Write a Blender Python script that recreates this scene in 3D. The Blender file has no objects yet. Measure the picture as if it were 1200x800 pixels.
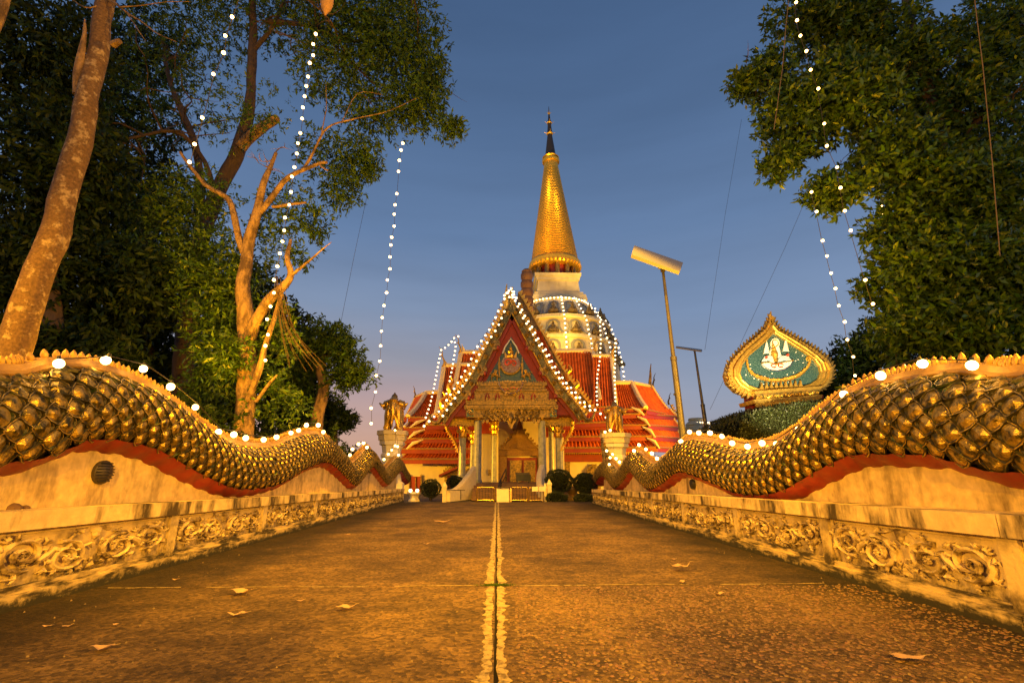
import bpy, bmesh, math, random
import numpy as np
from mathutils import Vector, Matrix, noise
random.seed(7); RNG = np.random.default_rng(7)
SC = bpy.context.scene
COL = SC.collection
R = math.radians
# ---------------------------------------------------------------- camera
F = 567.0; H = 1.0; PITCH = R(15.5); YAW = R(1.66)
cam_d = bpy.data.cameras.new('camera'); cam = bpy.data.objects.new('camera', cam_d); COL.objects.link(cam)
cam_d.sensor_width = 36; cam_d.lens = 36*F/1200; cam_d.clip_start = .05; cam_d.clip_end = 3000
cam.location = (0, 0, H); cam.rotation_euler = (R(90)+PITCH, 0, -YAW); SC.camera = cam
RM = (Matrix.Rotation(-YAW, 3, 'Z') @ Matrix.Rotation(R(90)+PITCH, 3, 'X'))
# ---------------------------------------------------------------- dusk sky
W = bpy.data.worlds.new("World"); SC.world = W; W.use_nodes = True
wn = W.node_tree; wn.nodes.clear()
def wnode(t): return wn.nodes.new(t)
wo = wnode('ShaderNodeOutputWorld'); bg = wnode('ShaderNodeBackground'); tc = wnode('ShaderNodeTexCoord')
sx = wnode('ShaderNodeSeparateXYZ'); rp = wnode('ShaderNodeValToRGB'); rp2 = wnode('ShaderNodeValToRGB')
wn.links.new(tc.outputs['Generated'], sx.inputs[0])
def ramp(r, stops):
    e = r.color_ramp.elements
    while len(e) > 1: e.remove(e[-1])
    e[0].position = stops[0][0]; e[0].color = (*stops[0][1], 1)
    for p, c in stops[1:]:
        n = e.new(p); n.color = (*c, 1)
# colour against the sine of the elevation: away from the sunset / towards it (left, ahead)
ramp(rp, [(0, (.36, .33, .37)), (.07, (.33, .33, .39)), (.17, (.27, .32, .43)), (.30, (.190, .268, .42)), (.46, (.124, .203, .36)), (.62, (.082, .147, .28)), (.78, (.056, .108, .22)), (1, (.03, .07, .16))])
ramp(rp2, [(0, (.50, .30, .20)), (.07, (.56, .34, .26)), (.15, (.46, .33, .33)), (.22, (.31, .31, .37)), (.32, (.21, .275, .405)), (.46, (.124, .203, .36)), (.62, (.082, .147, .28)), (.78, (.056, .108, .22)), (1, (.03, .07, .16))])
wn.links.new(sx.outputs['Z'], rp.inputs[0]); wn.links.new(sx.outputs['Z'], rp2.inputs[0])
dp = wnode('ShaderNodeVectorMath'); dp.operation = 'DOT_PRODUCT'; dp.inputs[1].default_value = (-.42, .9, 0)
mr = wnode('ShaderNodeMapRange'); mr.inputs[1].default_value = .62; mr.inputs[2].default_value = .99
mr.interpolation_type = 'SMOOTHSTEP'
wn.links.new(tc.outputs['Generated'], dp.inputs[0]); wn.links.new(dp.outputs['Value'], mr.inputs[0])
mx = wnode('ShaderNodeMix'); mx.data_type = 'RGBA'
wn.links.new(mr.outputs[0], mx.inputs[0]); wn.links.new(rp.outputs[0], mx.inputs[6]); wn.links.new(rp2.outputs[0], mx.inputs[7])
# thin streaks of cloud low down
mpn = wnode('ShaderNodeMapping'); mpn.inputs['Scale'].default_value = (1.2, 1.2, 9)
nz = wnode('ShaderNodeTexNoise'); nz.inputs['Scale'].default_value = 2.2; nz.inputs['Detail'].default_value = 5
wn.links.new(tc.outputs['Generated'], mpn.inputs[0]); wn.links.new(mpn.outputs[0], nz.inputs['Vector'])
mr2 = wnode('ShaderNodeMapRange'); mr2.inputs[1].default_value = .3; mr2.inputs[2].default_value = .7; mr2.inputs[3].default_value = .95; mr2.inputs[4].default_value = 1.05
wn.links.new(nz.outputs[0], mr2.inputs[0])
vm = wnode('ShaderNodeVectorMath'); vm.operation = 'SCALE'
wn.links.new(mx.outputs[2], vm.inputs[0]); wn.links.new(mr2.outputs[0], vm.inputs['Scale'])
wn.links.new(vm.outputs[0], bg.inputs[0]); bg.inputs[1].default_value = 1.06
wn.links.new(bg.outputs[0], wo.inputs[0])
SC.view_settings.view_transform = 'Standard'; SC.view_settings.look = 'None'
SC.view_settings.exposure = 0; SC.view_settings.gamma = 1
# ---------------------------------------------------------------- street and flood lamps (sodium), all unseen, some added as fill
SOD = (1.0, .455, .010)
def lamp(name, loc, watts, col=SOD, rad=.12, spot=None, target=None, blend=.6):
    d = bpy.data.lights.new(name, 'SPOT' if spot else 'POINT'); d.energy = watts; d.color = col; d.shadow_soft_size = rad
    o = bpy.data.objects.new(name, d); COL.objects.link(o); o.location = loc
    if spot:
        d.spot_size = R(spot); d.spot_blend = blend
        o.rotation_euler = (Vector(target)-Vector(loc)).to_track_quat('-Z', 'Y').to_euler()
    return o
lamp('unseen_sodium_light', (.5, -6.0, 5.4), 3500, spot=66, target=(0, 7, 0), blend=.7)
lamp('unseen_sodium_light', (0, -5.0, 3.6), 4600)
lamp('unseen_sodium_light', (-8.8, 2.0, 4.6), 7000, spot=100, target=(3.5, 9, .6), blend=.6)
lamp('unseen_sodium_light', (8.8, 2.0, 4.6), 7000, spot=110, target=(-4.5, 9, 1.6), blend=.6)
lamp('added_tree_fill', (-6.2, 9.0, 1.45), 750, rad=.2)  # added fill hidden behind the left naga, brightens trunks and leaves
lamp('added_tree_fill', (7.2, 10.0, 1.3), 700, rad=.2)  # added counterpart hidden behind the right naga
lamp('added_tree_fill', (-5.5, 6.5, 1.45), 4200, spot=75, target=(-4.5, 13.0, 9), rad=.2, blend=.8)  # added uplight hidden behind the left naga, for the tree crowns
lamp('added_tree_fill', (5.7, 7.0, 1.5), 3200, spot=85, target=(6.2, 10.5, 7), rad=.2, blend=.8)  # added uplight behind the right naga, for the broadleaf crown
lamp('unseen_sodium_light', (0.0, 8.0, 13.0), 15000, spot=74, target=(0, 11.5, 0), blend=.3)  # added above the walkway, out of view, to brighten its far slabs
lamp('unseen_flood', (-13.0, 21.0, 2.2), 11000, spot=80, target=(-1, 31, 5.5), rad=.15)
lamp('unseen_flood', (15.0, 22.5, 1.8), 13000, spot=80, target=(6, 31, 5.5), rad=.15)
lamp('unseen_flood', (17.2, 27.0, 8.0), 3500, spot=75, target=(9.5, 33, 4), rad=.1)  # added behind the emblem sign to warm the side roofs of the right wing
lamp('spire_flood', (-6.0, 33.0, 12.0), 30000, col=(1, .58, .07), spot=34, target=(4.6, 47, 31), rad=.2)
lamp('spire_flood', (13.0, 34.5, 9.0), 17000, col=(1, .58, .07), spot=34, target=(5.2, 47, 30), rad=.2)
lamp('spire_flood', (4.5, 37.0, 11.2), 1600, col=(1, .58, .07), spot=100, target=(5.0, 46, 15), rad=.2)
lamp('spire_flood', (.8, 32.5, 11.2), 6500, col=(1, .58, .07), spot=44, target=(5.0, 45, 15.5), rad=.1)
lamp('sign_flood', (7.0, 10.5, 2.0), 3200, col=(1, .80, .40), spot=60, target=(8.6, 15, 4.6), rad=.1)
# ---------------------------------------------------------------- pixel rays of the reference
def ray(px, py): return RM @ Vector(((px-600)/F, (400-py)/F, -1))
CAM = Vector((0, 0, H))
def P(px, py, Y): d = ray(px, py); return CAM + d*(Y/d.y)
def PX(px, py, X): d = ray(px, py); return CAM + d*(X/d.x)
def G(px, py, z=0): d = ray(px, py); return CAM + d*((z-H)/d.z)
def ppm(Y, z=2): return F/(Y*math.cos(PITCH)+(z-H)*math.sin(PITCH))   # pixels per metre
# ---------------------------------------------------------------- materials
MATS = {}
def mat(name, col, rough=.6, metal=0, bump=0, bscale=20, var=0, vscale=3, col2=None, stain=None, emis=None, spec=None, stretch=None, lo=.42, hi=.62, island=False, transl=0, bdist=.007):
    m = bpy.data.materials.new(name); m.use_nodes = True; MATS[name] = m
    nt = m.node_tree; b = nt.nodes['Principled BSDF']; L = nt.links.new
    b.inputs['Base Color'].default_value = (*col, 1); b.inputs['Roughness'].default_value = rough; b.inputs['Metallic'].default_value = metal
    if spec is not None: b.inputs['Specular IOR Level'].default_value = spec
    g = nt.nodes.new('ShaderNodeNewGeometry'); pos = g.outputs['Position']
    cur = None
    if col2 is not None:
        n = nt.nodes.new('ShaderNodeTexNoise'); n.inputs['Scale'].default_value = vscale; n.inputs['Detail'].default_value = 8; n.inputs['Roughness'].default_value = .65
        if stretch:
            mp = nt.nodes.new('ShaderNodeMapping'); mp.inputs['Scale'].default_value = stretch; L(pos, mp.inputs[0]); L(mp.outputs[0], n.inputs['Vector'])
        else: L(pos, n.inputs['Vector'])
        r = nt.nodes.new('ShaderNodeMapRange'); r.inputs[1].default_value = lo; r.inputs[2].default_value = hi; L(n.outputs[0], r.inputs[0])
        x = nt.nodes.new('ShaderNodeMix'); x.data_type = 'RGBA'; x.inputs[6].default_value = (*col, 1); x.inputs[7].default_value = (*col2, 1)
        L(r.outputs[0], x.inputs[0]); cur = x.outputs[2]
    if island:
        hv = nt.nodes.new('ShaderNodeHueSaturation')
        if cur: L(cur, hv.inputs['Color'])
        else: hv.inputs['Color'].default_value = (*col, 1)
        r = nt.nodes.new('ShaderNodeMapRange'); r.inputs[3].default_value = .55; r.inputs[4].default_value = 1.45
        L(g.outputs['Random Per Island'], r.inputs[0]); L(r.outputs[0], hv.inputs['Value'])
        r3 = nt.nodes.new('ShaderNodeMapRange'); r3.inputs[3].default_value = .475; r3.inputs[4].default_value = .515
        mm = nt.nodes.new('ShaderNodeMath'); mm.operation = 'FRACT'; m2 = nt.nodes.new('ShaderNodeMath'); m2.operation = 'MULTIPLY'; m2.inputs[1].default_value = 17.3
        L(g.outputs['Random Per Island'], m2.inputs[0]); L(m2.outputs[0], mm.inputs[0]); L(mm.outputs[0], r3.inputs[0]); L(r3.outputs[0], hv.inputs['Hue'])
        cur = hv.outputs[0]
    if var:
        n = nt.nodes.new('ShaderNodeTexNoise'); n.inputs['Scale'].default_value = vscale*4.3; n.inputs['Detail'].default_value = 6
        L(pos, n.inputs['Vector'])
        r = nt.nodes.new('ShaderNodeMapRange'); r.inputs[1].default_value = .3; r.inputs[2].default_value = .7; r.inputs[3].default_value = 1-var; r.inputs[4].default_value = 1+var; L(n.outputs[0], r.inputs[0])
        hv = nt.nodes.new('ShaderNodeHueSaturation')
        if cur: L(cur, hv.inputs['Color'])
        else: hv.inputs['Color'].default_value = (*col, 1)
        L(r.outputs[0], hv.inputs['Value']); cur = hv.outputs[0]
    if stain:      # (colour, z0, z1): grime that climbs from the ground, broken up
        sc, z0, z1 = stain
        sp = nt.nodes.new('ShaderNodeSeparateXYZ'); L(pos, sp.inputs[0])
        r = nt.nodes.new('ShaderNodeMapRange'); r.inputs[1].default_value = z1; r.inputs[2].default_value = z0; L(sp.outputs['Z'], r.inputs[0])
        n = nt.nodes.new('ShaderNodeTexNoise'); n.inputs['Scale'].default_value = 9; n.inputs['Detail'].default_value = 9; n.inputs['Roughness'].default_value = .7; L(pos, n.inputs['Vector'])
        a = nt.nodes.new('ShaderNodeMath'); a.operation = 'MULTIPLY_ADD'; a.inputs[1].default_value = .62; L(r.outputs[0], a.inputs[0]); L(n.outputs[0], a.inputs[2])
        r2 = nt.nodes.new('ShaderNodeMapRange'); r2.inputs[1].default_value = .70; r2.inputs[2].default_value = .93; L(a.outputs[0], r2.inputs[0])
        x = nt.nodes.new('ShaderNodeMix'); x.data_type = 'RGBA'; x.inputs[7].default_value = (*sc, 1)
        if cur: L(cur, x.inputs[6])
        else: x.inputs[6].default_value = (*col, 1)
        L(r2.outputs[0], x.inputs[0]); cur = x.outputs[2]
    if cur: L(cur, b.inputs['Base Color'])
    if bump:
        n = nt.nodes.new('ShaderNodeTexNoise'); n.inputs['Scale'].default_value = bscale; n.inputs['Detail'].default_value = 5; L(pos, n.inputs['Vector'])
        bp = nt.nodes.new('ShaderNodeBump'); bp.inputs['Strength'].default_value = min(1, bump*1.3); bp.inputs['Distance'].default_value = bdist
        L(n.outputs[0], bp.inputs['Height']); L(bp.outputs[0], b.inputs['Normal'])
    if emis:
        b.inputs['Emission Color'].default_value = (*emis[0], 1); b.inputs['Emission Strength'].default_value = emis[1]
    if transl:
        t = nt.nodes.new('ShaderNodeBsdfTranslucent'); ms = nt.nodes.new('ShaderNodeMixShader'); ms.inputs[0].default_value = transl
        if cur: L(cur, t.inputs[0])
        o = nt.nodes['Material Output']; L(b.outputs[0], ms.inputs[1]); L(t.outputs[0], ms.inputs[2]); L(ms.outputs[0], o.inputs[0])
    return m
M_scale = mat('gilt_scale', (.60, .41, .08), .37, .78, bump=.9, bscale=50, col2=(.055, .050, .015), vscale=13, lo=.42, hi=.60)
M_bodyg = mat('dark_bronze', (.030, .026, .008), .42, .45, bump=.5, bscale=30, col2=(.03, .075, .03), vscale=6, lo=.55, hi=.7)
M_gold = mat('gold_paint', (.60, .37, .07), .36, .62, bump=.3, bscale=40, var=.25, vscale=3)
M_goldsh = mat('bright_gold', (.84, .52, .07), .38, .55, bump=.15, bscale=12, var=.12, vscale=1)
M_barge = mat('olive_gilt', (.11, .10, .03), .4, .4, bump=.8, bscale=14, col2=(.30, .20, .05), vscale=8, lo=.52, hi=.62)
M_golddk = mat('aged_gold', (.36, .225, .055), .42, .5, bump=.5, bscale=30, col2=(.10, .08, .03), vscale=9)
M_spine = mat('ochre_paint', (.42, .25, .05), .5, .25, bump=.4, bscale=40, col2=(.28, .16, .05), vscale=8)
M_red = mat('red_paint', (.25, .022, .012), .5, 0, bump=.3, bscale=30, col2=(.20, .022, .014), vscale=5)
M_reddk = mat('dark_red_paint', (.27, .026, .016), .6, 0, var=.2)
M_tile = mat('roof_tile_red', (.62, .135, .018), .6, 0, spec=.12, bump=.3, bscale=30, col2=(.42, .08, .012), vscale=2.5)
M_cream = mat('cream_trim', (.78, .66, .38), .55, 0, bump=.2, bscale=20, var=.10, vscale=2)
M_wall = mat('cream_plaster', (.66, .56, .36), .75, 0, bump=.25, bscale=15, var=.08, vscale=.6)
M_plast = mat('weathered_plaster', (.60, .46, .22), .85, 0, bump=.8, bscale=24, col2=(.15, .10, .04), vscale=3.2, lo=.48, hi=.72, stain=((.05, .035, .015), -.02, .38))
M_cope = mat('weathered_coping', (.62, .47, .24), .85, 0, bump=.7, bscale=20, col2=(.05, .033, .014), vscale=2.4, stretch=(1, 1, .30), lo=.47, hi=.60, var=.15)
M_plinth = mat('mossy_plinth', (.50, .38, .19), .9, 0, bump=1, bscale=22, col2=(.035, .026, .014), vscale=6, stretch=(1, .5, 2.5), lo=.42, hi=.58, stain=((.02, .018, .012), -.02, .14))
M_relief = mat('carved_plaster', (.60, .46, .23), .85, 0, bump=.9, bscale=40, col2=(.10, .062, .025), vscale=6, lo=.44, hi=.62, stain=((.05, .04, .025), -.02, .36))
M_white = mat('white_paint', (.76, .70, .55), .55, 0, bump=.2, bscale=18, var=.07, vscale=1.5)
M_spire = mat('spire_gold', (.78, .46, .05), .36, .72, var=.06, vscale=.4)
M_chedi = mat('chedi_cream', (.70, .60, .38), .65, 0, bump=.2, bscale=4, col2=(.48, .40, .24), vscale=.7, lo=.45, hi=.7)
M_grey = mat('niche_grey', (.26, .25, .23), .7, 0, var=.15)
M_marble = mat('grey_marble', (.34, .34, .31), .35, 0, col2=(.20, .21, .19), vscale=5, bump=.1)
M_blue = mat('blue_mosaic', (.035, .085, .115), .30, .2, bump=.6, bscale=40, col2=(.07, .13, .09), vscale=12)
M_teal = mat('teal_mosaic', (.03, .085, .10), .25, .1, bump=.8, bscale=55, col2=(.11, .20, .21), vscale=26, lo=.5, hi=.6)
M_brown = mat('brown_stone', (.20, .11, .055), .7, 0, bump=.4, bscale=25, var=.2)
M_black = mat('black_metal', (.02, .02, .02), .4, .3)
M_metal = mat('galvanised_steel', (.13, .12, .10), .45, .6, var=.15, vscale=1)
M_plastic = mat('grey_plastic', (.30, .30, .29), .5, 0, var=.06)
M_dark = mat('dark_metal', (.06, .05, .045), .5, .4)
M_wire = mat('black_wire', (.03, .025, .02), .6)
M_brass = mat('brass', (.70, .48, .14), .25, .9)
M_bulb = mat('lit_bulb', (1, .9, .8), .4, emis=((1, .58, .17), 14))
M_bulbfar = mat('lit_bulb_small', (1, .9, .8), .4, emis=((1, .68, .34), 5))
M_bark = mat('pale_bark', (.30, .19, .09), .9, 0, bump=1, bscale=16, col2=(.10, .06, .03), vscale=6, stretch=(1, 1, .45), lo=.44, hi=.6, bdist=.035)
M_barkdk = mat('dark_bark', (.10, .060, .03), .9, 0, bump=1, bdist=.03, bscale=14, col2=(.06, .04, .028), vscale=4, stretch=(1, 1, .35))
M_lichen = mat('lichen_bark', (.15, .085, .034), .9, 0, bump=1, bscale=16, var=.35, col2=(.34, .24, .12), vscale=6, lo=.53, hi=.60, bdist=.02)
M_leaf = mat('leaf_green', (.058, .115, .008), .42, 0, spec=.22, island=True, transl=.22)
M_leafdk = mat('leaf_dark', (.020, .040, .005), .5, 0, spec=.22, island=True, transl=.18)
M_leafbr = mat('leaf_glossy', (.060, .120, .008), .34, 0, spec=.4, island=True, transl=.25)
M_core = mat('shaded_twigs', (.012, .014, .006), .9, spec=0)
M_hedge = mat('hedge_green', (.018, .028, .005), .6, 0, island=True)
M_fallen = mat('fallen_leaf', (.46, .34, .16), .7, 0, island=True, transl=.1)
M_pebble = mat('pale_plaster_lump', (.14, .08, .05), .9, 0, bump=.5)
M_palewhite = mat('pale_enamel', (.80, .80, .76), .4)
M_sky_en = mat('pale_blue_enamel', (.42, .56, .66), .4, var=.15, vscale=20)
M_red_en = mat('red_enamel', (.60, .08, .04), .4)
M_navy = mat('navy_enamel', (.04, .05, .16), .4)
M_hair = mat('faded_purple_enamel', (.20, .10, .12), .45, .1, col2=(.36, .33, .36), vscale=9, bump=.4)
# ---------------------------------------------------------------- helpers
WL = {}
def tag(o, label=None, cat=None, group=None, kind=None):
    if label: o['label'] = label
    if cat: o['category'] = cat
    if group: o['group'] = group
    if kind: o['kind'] = kind
    return o
def empty(name, loc, label=None, cat=None, group=None):
    o = bpy.data.objects.new(name, None); COL.objects.link(o); o.location = loc; o.empty_display_size = .2
    WL[o.name] = Vector(loc); return tag(o, label, cat, group)
class MB:
    def __init__(s): s.v = []; s.f = []; s.m = []; s.mi = 0
    def add(s, vs, fs, mi=None):
        b = len(s.v); s.v += [tuple(v) for v in vs]; s.f += [tuple(i+b for i in f) for f in fs]; s.m += [s.mi if mi is None else mi]*len(fs)
    def box(s, c, d, rz=0, top=1.0, mi=None):
        cx, cy, cz = c; a, b, h = d[0]/2, d[1]/2, d[2]/2; co, si = math.cos(rz), math.sin(rz); vs = []
        for z, k in ((-h, 1), (h, top)):
            for x, y in ((-a, -b), (a, -b), (a, b), (-a, b)):
                x *= k; y *= k; vs.append((cx+x*co-y*si, cy+x*si+y*co, cz+z))
        s.add(vs, [(0, 3, 2, 1), (4, 5, 6, 7), (0, 1, 5, 4), (1, 2, 6, 5), (2, 3, 7, 6), (3, 0, 4, 7)], mi)
    def tube(s, pts, rad, n=8, flat=1.0, up=None, caps=True, mi=None):
        pts = [Vector(p) for p in pts]
        if not hasattr(rad, '__len__'): rad = [rad]*len(pts)
        vs = []; fs = []; ref = Vector(up) if up else None
        t = (pts[1]-pts[0]).normalized()
        if ref is None: ref = Vector((0, 0, 1)) if abs(t.z) < .9 else Vector((1, 0, 0))
        prev = None
        for i, p in enumerate(pts):
            t = (pts[min(i+1, len(pts)-1)]-pts[max(i-1, 0)]).normalized()
            if prev is None: a = t.cross(ref).normalized()
            else:
                a = prev-t*prev.dot(t)
                a = a.normalized() if a.length > 1e-6 else t.cross(ref).normalized()
            prev = a; b = t.cross(a)
            for k in range(n):
                an = 2*math.pi*k/n; vs.append(p+a*(math.cos(an)*rad[i])+b*(math.sin(an)*rad[i]*flat))
        for i in range(len(pts)-1):
            for k in range(n):
                k2 = (k+1) % n; fs.append((i*n+k, i*n+k2, (i+1)*n+k2, (i+1)*n+k))
        if caps: fs.append(tuple(range(n-1, -1, -1))); e = (len(pts)-1)*n; fs.append(tuple(range(e, e+n)))
        s.add(vs, fs, mi)
    def lathe(s, c, prof, n=24, lean=(0, 0), rot=0, mi=None, caps=True):
        cx, cy = c; vs = []; fs = []; z0 = prof[0][0]
        for z, r in prof:
            for k in range(n):
                a = 2*math.pi*(k+rot)/n; vs.append((cx+lean[0]*(z-z0)+r*math.cos(a), cy+lean[1]*(z-z0)+r*math.sin(a), z))
        for i in range(len(prof)-1):
            for k in range(n):
                k2 = (k+1) % n; fs.append((i*n+k, i*n+k2, (i+1)*n+k2, (i+1)*n+k))
        if caps: fs.append(tuple(range(n-1, -1, -1))); e = (len(prof)-1)*n; fs.append(tuple(range(e, e+n)))
        s.add(vs, fs, mi)
    def prism(s, front, dvec, mi=None):
        n = len(front); d = Vector(dvec); vs = [Vector(p) for p in front]+[Vector(p)+d for p in front]
        fs = [tuple(range(n)), tuple(range(2*n-1, n-1, -1))]+[(i, i+n, (i+1) % n+n, (i+1) % n) for i in range(n)]
        s.add(vs, fs, mi)
    def px(s, poly, Y, depth=.15, mi=None): s.prism([P(x, y, Y) for x, y in poly], (0, depth, 0), mi)
    def band(s, A, B, Y, depth=.15, mi=None):      # ribbon between two pixel polylines
        for i in range(len(A)-1): s.px([A[i], A[i+1], B[i+1], B[i]], Y, depth, mi)
    def build(s, name, mats, parent=None, smooth=False, at=None):
        if not isinstance(mats, (list, tuple)): mats = [mats]
        v = np.array(s.v, dtype=float)
        o0 = Vector(at) if at else Vector(((v[:, 0].min()+v[:, 0].max())/2, (v[:, 1].min()+v[:, 1].max())/2, v[:, 2].min()))
        me = bpy.data.meshes.new(name); me.from_pydata([(a-o0.x, b-o0.y, c-o0.z) for a, b, c in s.v], [], s.f)
        for m in mats: me.materials.append(m)
        if len(mats) > 1: me.polygons.foreach_set('material_index', s.m)
        bm = bmesh.new(); bm.from_mesh(me); bmesh.ops.recalc_face_normals(bm, faces=bm.faces); bm.to_mesh(me); bm.free()
        if smooth: smoothen(me)
        return link(name, me, o0, parent)
def smoothen(me, ang=35):
    me.polygons.foreach_set('use_smooth', [True]*len(me.polygons))
    try: me.set_sharp_from_angle(angle=R(ang))
    except Exception: pass
def link(name, me, loc, parent=None):
    o = bpy.data.objects.new(name, me); COL.objects.link(o); WL[o.name] = Vector(loc)
    o.location = Vector(loc)-(WL[parent.name] if parent else Vector()); o.parent = parent
    return o
def inst(name, me, Mw, parent):
    o = bpy.data.objects.new(name, me); COL.objects.link(o); o.parent = parent
    o.matrix_basis = Matrix.Translation(-(WL[parent.name] if parent else Vector())) @ Mw
    WL[o.name] = Mw.translation.copy(); return o
def spline(pts, n):
    pts = [Vector(p) for p in pts]; out = []; m = len(pts)
    for i in range(m-1):
        p0, p1, p2, p3 = pts[max(i-1, 0)], pts[i], pts[i+1], pts[min(i+2, m-1)]
        for k in range(n):
            t = k/n; out.append(.5*((2*p1)+(p2-p0)*t+(2*p0-5*p1+4*p2-p3)*t*t+(3*p1-p0-3*p2+p3)*t**3))
    out.append(pts[-1]); return out
def resample(pts, step):
    pts = [Vector(p) for p in pts]; L = [0]
    for a, b in zip(pts, pts[1:]): L.append(L[-1]+(b-a).length)
    n = max(1, int(round(L[-1]/step))); out = []; j = 0
    for k in range(n+1):
        s = L[-1]*k/n
        while j < len(L)-2 and L[j+1] < s: j += 1
        t = (s-L[j])/max(1e-9, L[j+1]-L[j]); out.append(pts[j].lerp(pts[j+1], t))
    return out
def ico(r, sub=2):
    bm = bmesh.new(); bmesh.ops.create_icosphere(bm, subdivisions=sub, radius=r); me = bpy.data.meshes.new('bulb')
    bm.to_mesh(me); bm.free(); me.polygons.foreach_set('use_smooth', [True]*len(me.polygons)); return me
def lamp_bulb(sub, mt):
    bm = bmesh.new(); bmesh.ops.create_icosphere(bm, subdivisions=sub, radius=1.0); n0 = len(bm.faces)
    g = bmesh.ops.create_cone(bm, cap_ends=True, segments=8, radius1=.42, radius2=.34, depth=.8, matrix=Matrix.Translation((0, 0, 1.25)))
    bm.faces.ensure_lookup_table()
    for i, f in enumerate(bm.faces): f.material_index = 0 if i < n0 else 1; f.smooth = i < n0
    me = bpy.data.meshes.new('bulb'); bm.to_mesh(me); bm.free(); me.materials.append(mt); me.materials.append(M_black); return me
BULB = lamp_bulb(2, M_bulb); BULBF = lamp_bulb(2, M_bulbfar)
def light_string(pts, label, cat='string lights', r=.05, wire=True, far=False, parent=None, wire_pts=None, wr=.006, sag=0, group=None):
    root = empty('light_string', pts[-1], label, cat, group)
    if wire:
        mb = MB(); q = wire_pts or pts
        mb.tube([Vector(p)+Vector((0, r*.8, r*1.2)) for p in q], wr, 5); mb.build('wire', M_wire, root)
    for p in pts: inst('bulb', BULBF if far else BULB, Matrix.Translation(p) @ Matrix.Rotation(random.uniform(-.5, .5), 4, 'Y') @ Matrix.Scale(r*random.uniform(.92, 1.08), 4), root)
    return root
# ================================================================ GROUND
def plane_grid(name, x0, x1, y0, y1, z, mt, nx=1, ny=1, zf=None):
    mb = MB()
    for i in range(nx+1):
        for j in range(ny+1):
            x = x0+(x1-x0)*i/nx; y = y0+(y1-y0)*j/ny; mb.v.append((x, y, z+(zf(x, y) if zf else 0)))
    for i in range(nx):
        for j in range(ny):
            a = i*(ny+1)+j; mb.f.append((a, a+ny+1, a+ny+2, a+1)); mb.m.append(0)
    return mb.build(name, mt)
def ground_mat(name, c1, c2, agg=0.0, side=True):
    m = mat(name, c1, .8, 0); nt = m.node_tree; L = nt.links.new; b = nt.nodes['Principled BSDF']; N = nt.nodes.new
    b.inputs['Specular IOR Level'].default_value = .35
    g = N('ShaderNodeNewGeometry'); pos = g.outputs['Position']
    n1 = N('ShaderNodeTexNoise'); n1.inputs['Scale'].default_value = .9; n1.inputs['Detail'].default_value = 9; n1.inputs['Roughness'].default_value = .7; L(pos, n1.inputs['Vector'])
    mp = N('ShaderNodeMapping'); mp.inputs['Scale'].default_value = (.8, 1.6, 1); L(pos, mp.inputs[0])
    n2 = N('ShaderNodeTexNoise'); n2.inputs['Scale'].default_value = 3; n2.inputs['Detail'].default_value = 8; n2.inputs['Roughness'].default_value = .75; L(mp.outputs[0], n2.inputs['Vector'])
    v = N('ShaderNodeTexVoronoi'); v.inputs['Scale'].default_value = 38; L(pos, v.inputs['Vector'])
    v2 = N('ShaderNodeTexVoronoi'); v2.inputs['Scale'].default_value = 130; L(pos, v2.inputs['Vector'])
    x = N('ShaderNodeMix'); x.data_type = 'RGBA'; x.inputs[6].default_value = (*c1, 1); x.inputs[7].default_value = (*c2, 1)
    mr_ = N('ShaderNodeMapRange'); mr_.inputs[1].default_value = .36; mr_.inputs[2].default_value = .64; L(n1.outputs[0], mr_.inputs[0]); L(mr_.outputs[0], x.inputs[0])
    hv = N('ShaderNodeHueSaturation'); L(x.outputs[2], hv.inputs['Color'])
    r2 = N('ShaderNodeMapRange'); r2.inputs[1].default_value = .3; r2.inputs[2].default_value = .7; r2.inputs[3].default_value = .6; r2.inputs[4].default_value = 1.4; L(n2.outputs[0], r2.inputs[0])
    # pebbles: pale and dark stones
    sv = N('ShaderNodeSeparateColor'); L(v.outputs['Color'], sv.inputs[0])
    r3 = N('ShaderNodeMapRange'); r3.inputs[3].default_value = .45-.2*agg; r3.inputs[4].default_value = 1.6+1.3*agg; L(sv.outputs[0], r3.inputs[0])
    mu = N('ShaderNodeMath'); mu.operation = 'MULTIPLY'; L(r2.outputs[0], mu.inputs[0]); L(r3.outputs[0], mu.inputs[1])
    last = mu.outputs[0]
    if side:   # slab tone darkens towards the foot of the walls, broken up
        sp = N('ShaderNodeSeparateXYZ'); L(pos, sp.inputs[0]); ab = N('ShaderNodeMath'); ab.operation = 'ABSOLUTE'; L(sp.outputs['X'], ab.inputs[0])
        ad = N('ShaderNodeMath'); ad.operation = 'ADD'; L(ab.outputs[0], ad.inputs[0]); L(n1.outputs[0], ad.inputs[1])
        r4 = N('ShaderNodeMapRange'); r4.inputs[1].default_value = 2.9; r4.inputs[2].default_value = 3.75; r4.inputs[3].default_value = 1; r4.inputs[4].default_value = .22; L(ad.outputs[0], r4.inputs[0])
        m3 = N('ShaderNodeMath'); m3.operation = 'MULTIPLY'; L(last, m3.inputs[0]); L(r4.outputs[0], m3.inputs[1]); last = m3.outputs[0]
    L(last, hv.inputs['Value']); L(hv.outputs[0], b.inputs['Base Color'])
    bp = N('ShaderNodeBump'); bp.inputs['Strength'].default_value = .9; bp.inputs['Distance'].default_value = .012+.016*agg; bp.invert = True
    ad2 = N('ShaderNodeMath'); ad2.operation = 'MULTIPLY_ADD'; ad2.inputs[1].default_value = .5; L(v2.outputs['Distance'], ad2.inputs[0]); L(v.outputs['Distance'], ad2.inputs[2])
    L(ad2.outputs[0], bp.inputs['Height']); L(bp.outputs[0], b.inputs['Normal'])
    return m
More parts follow.
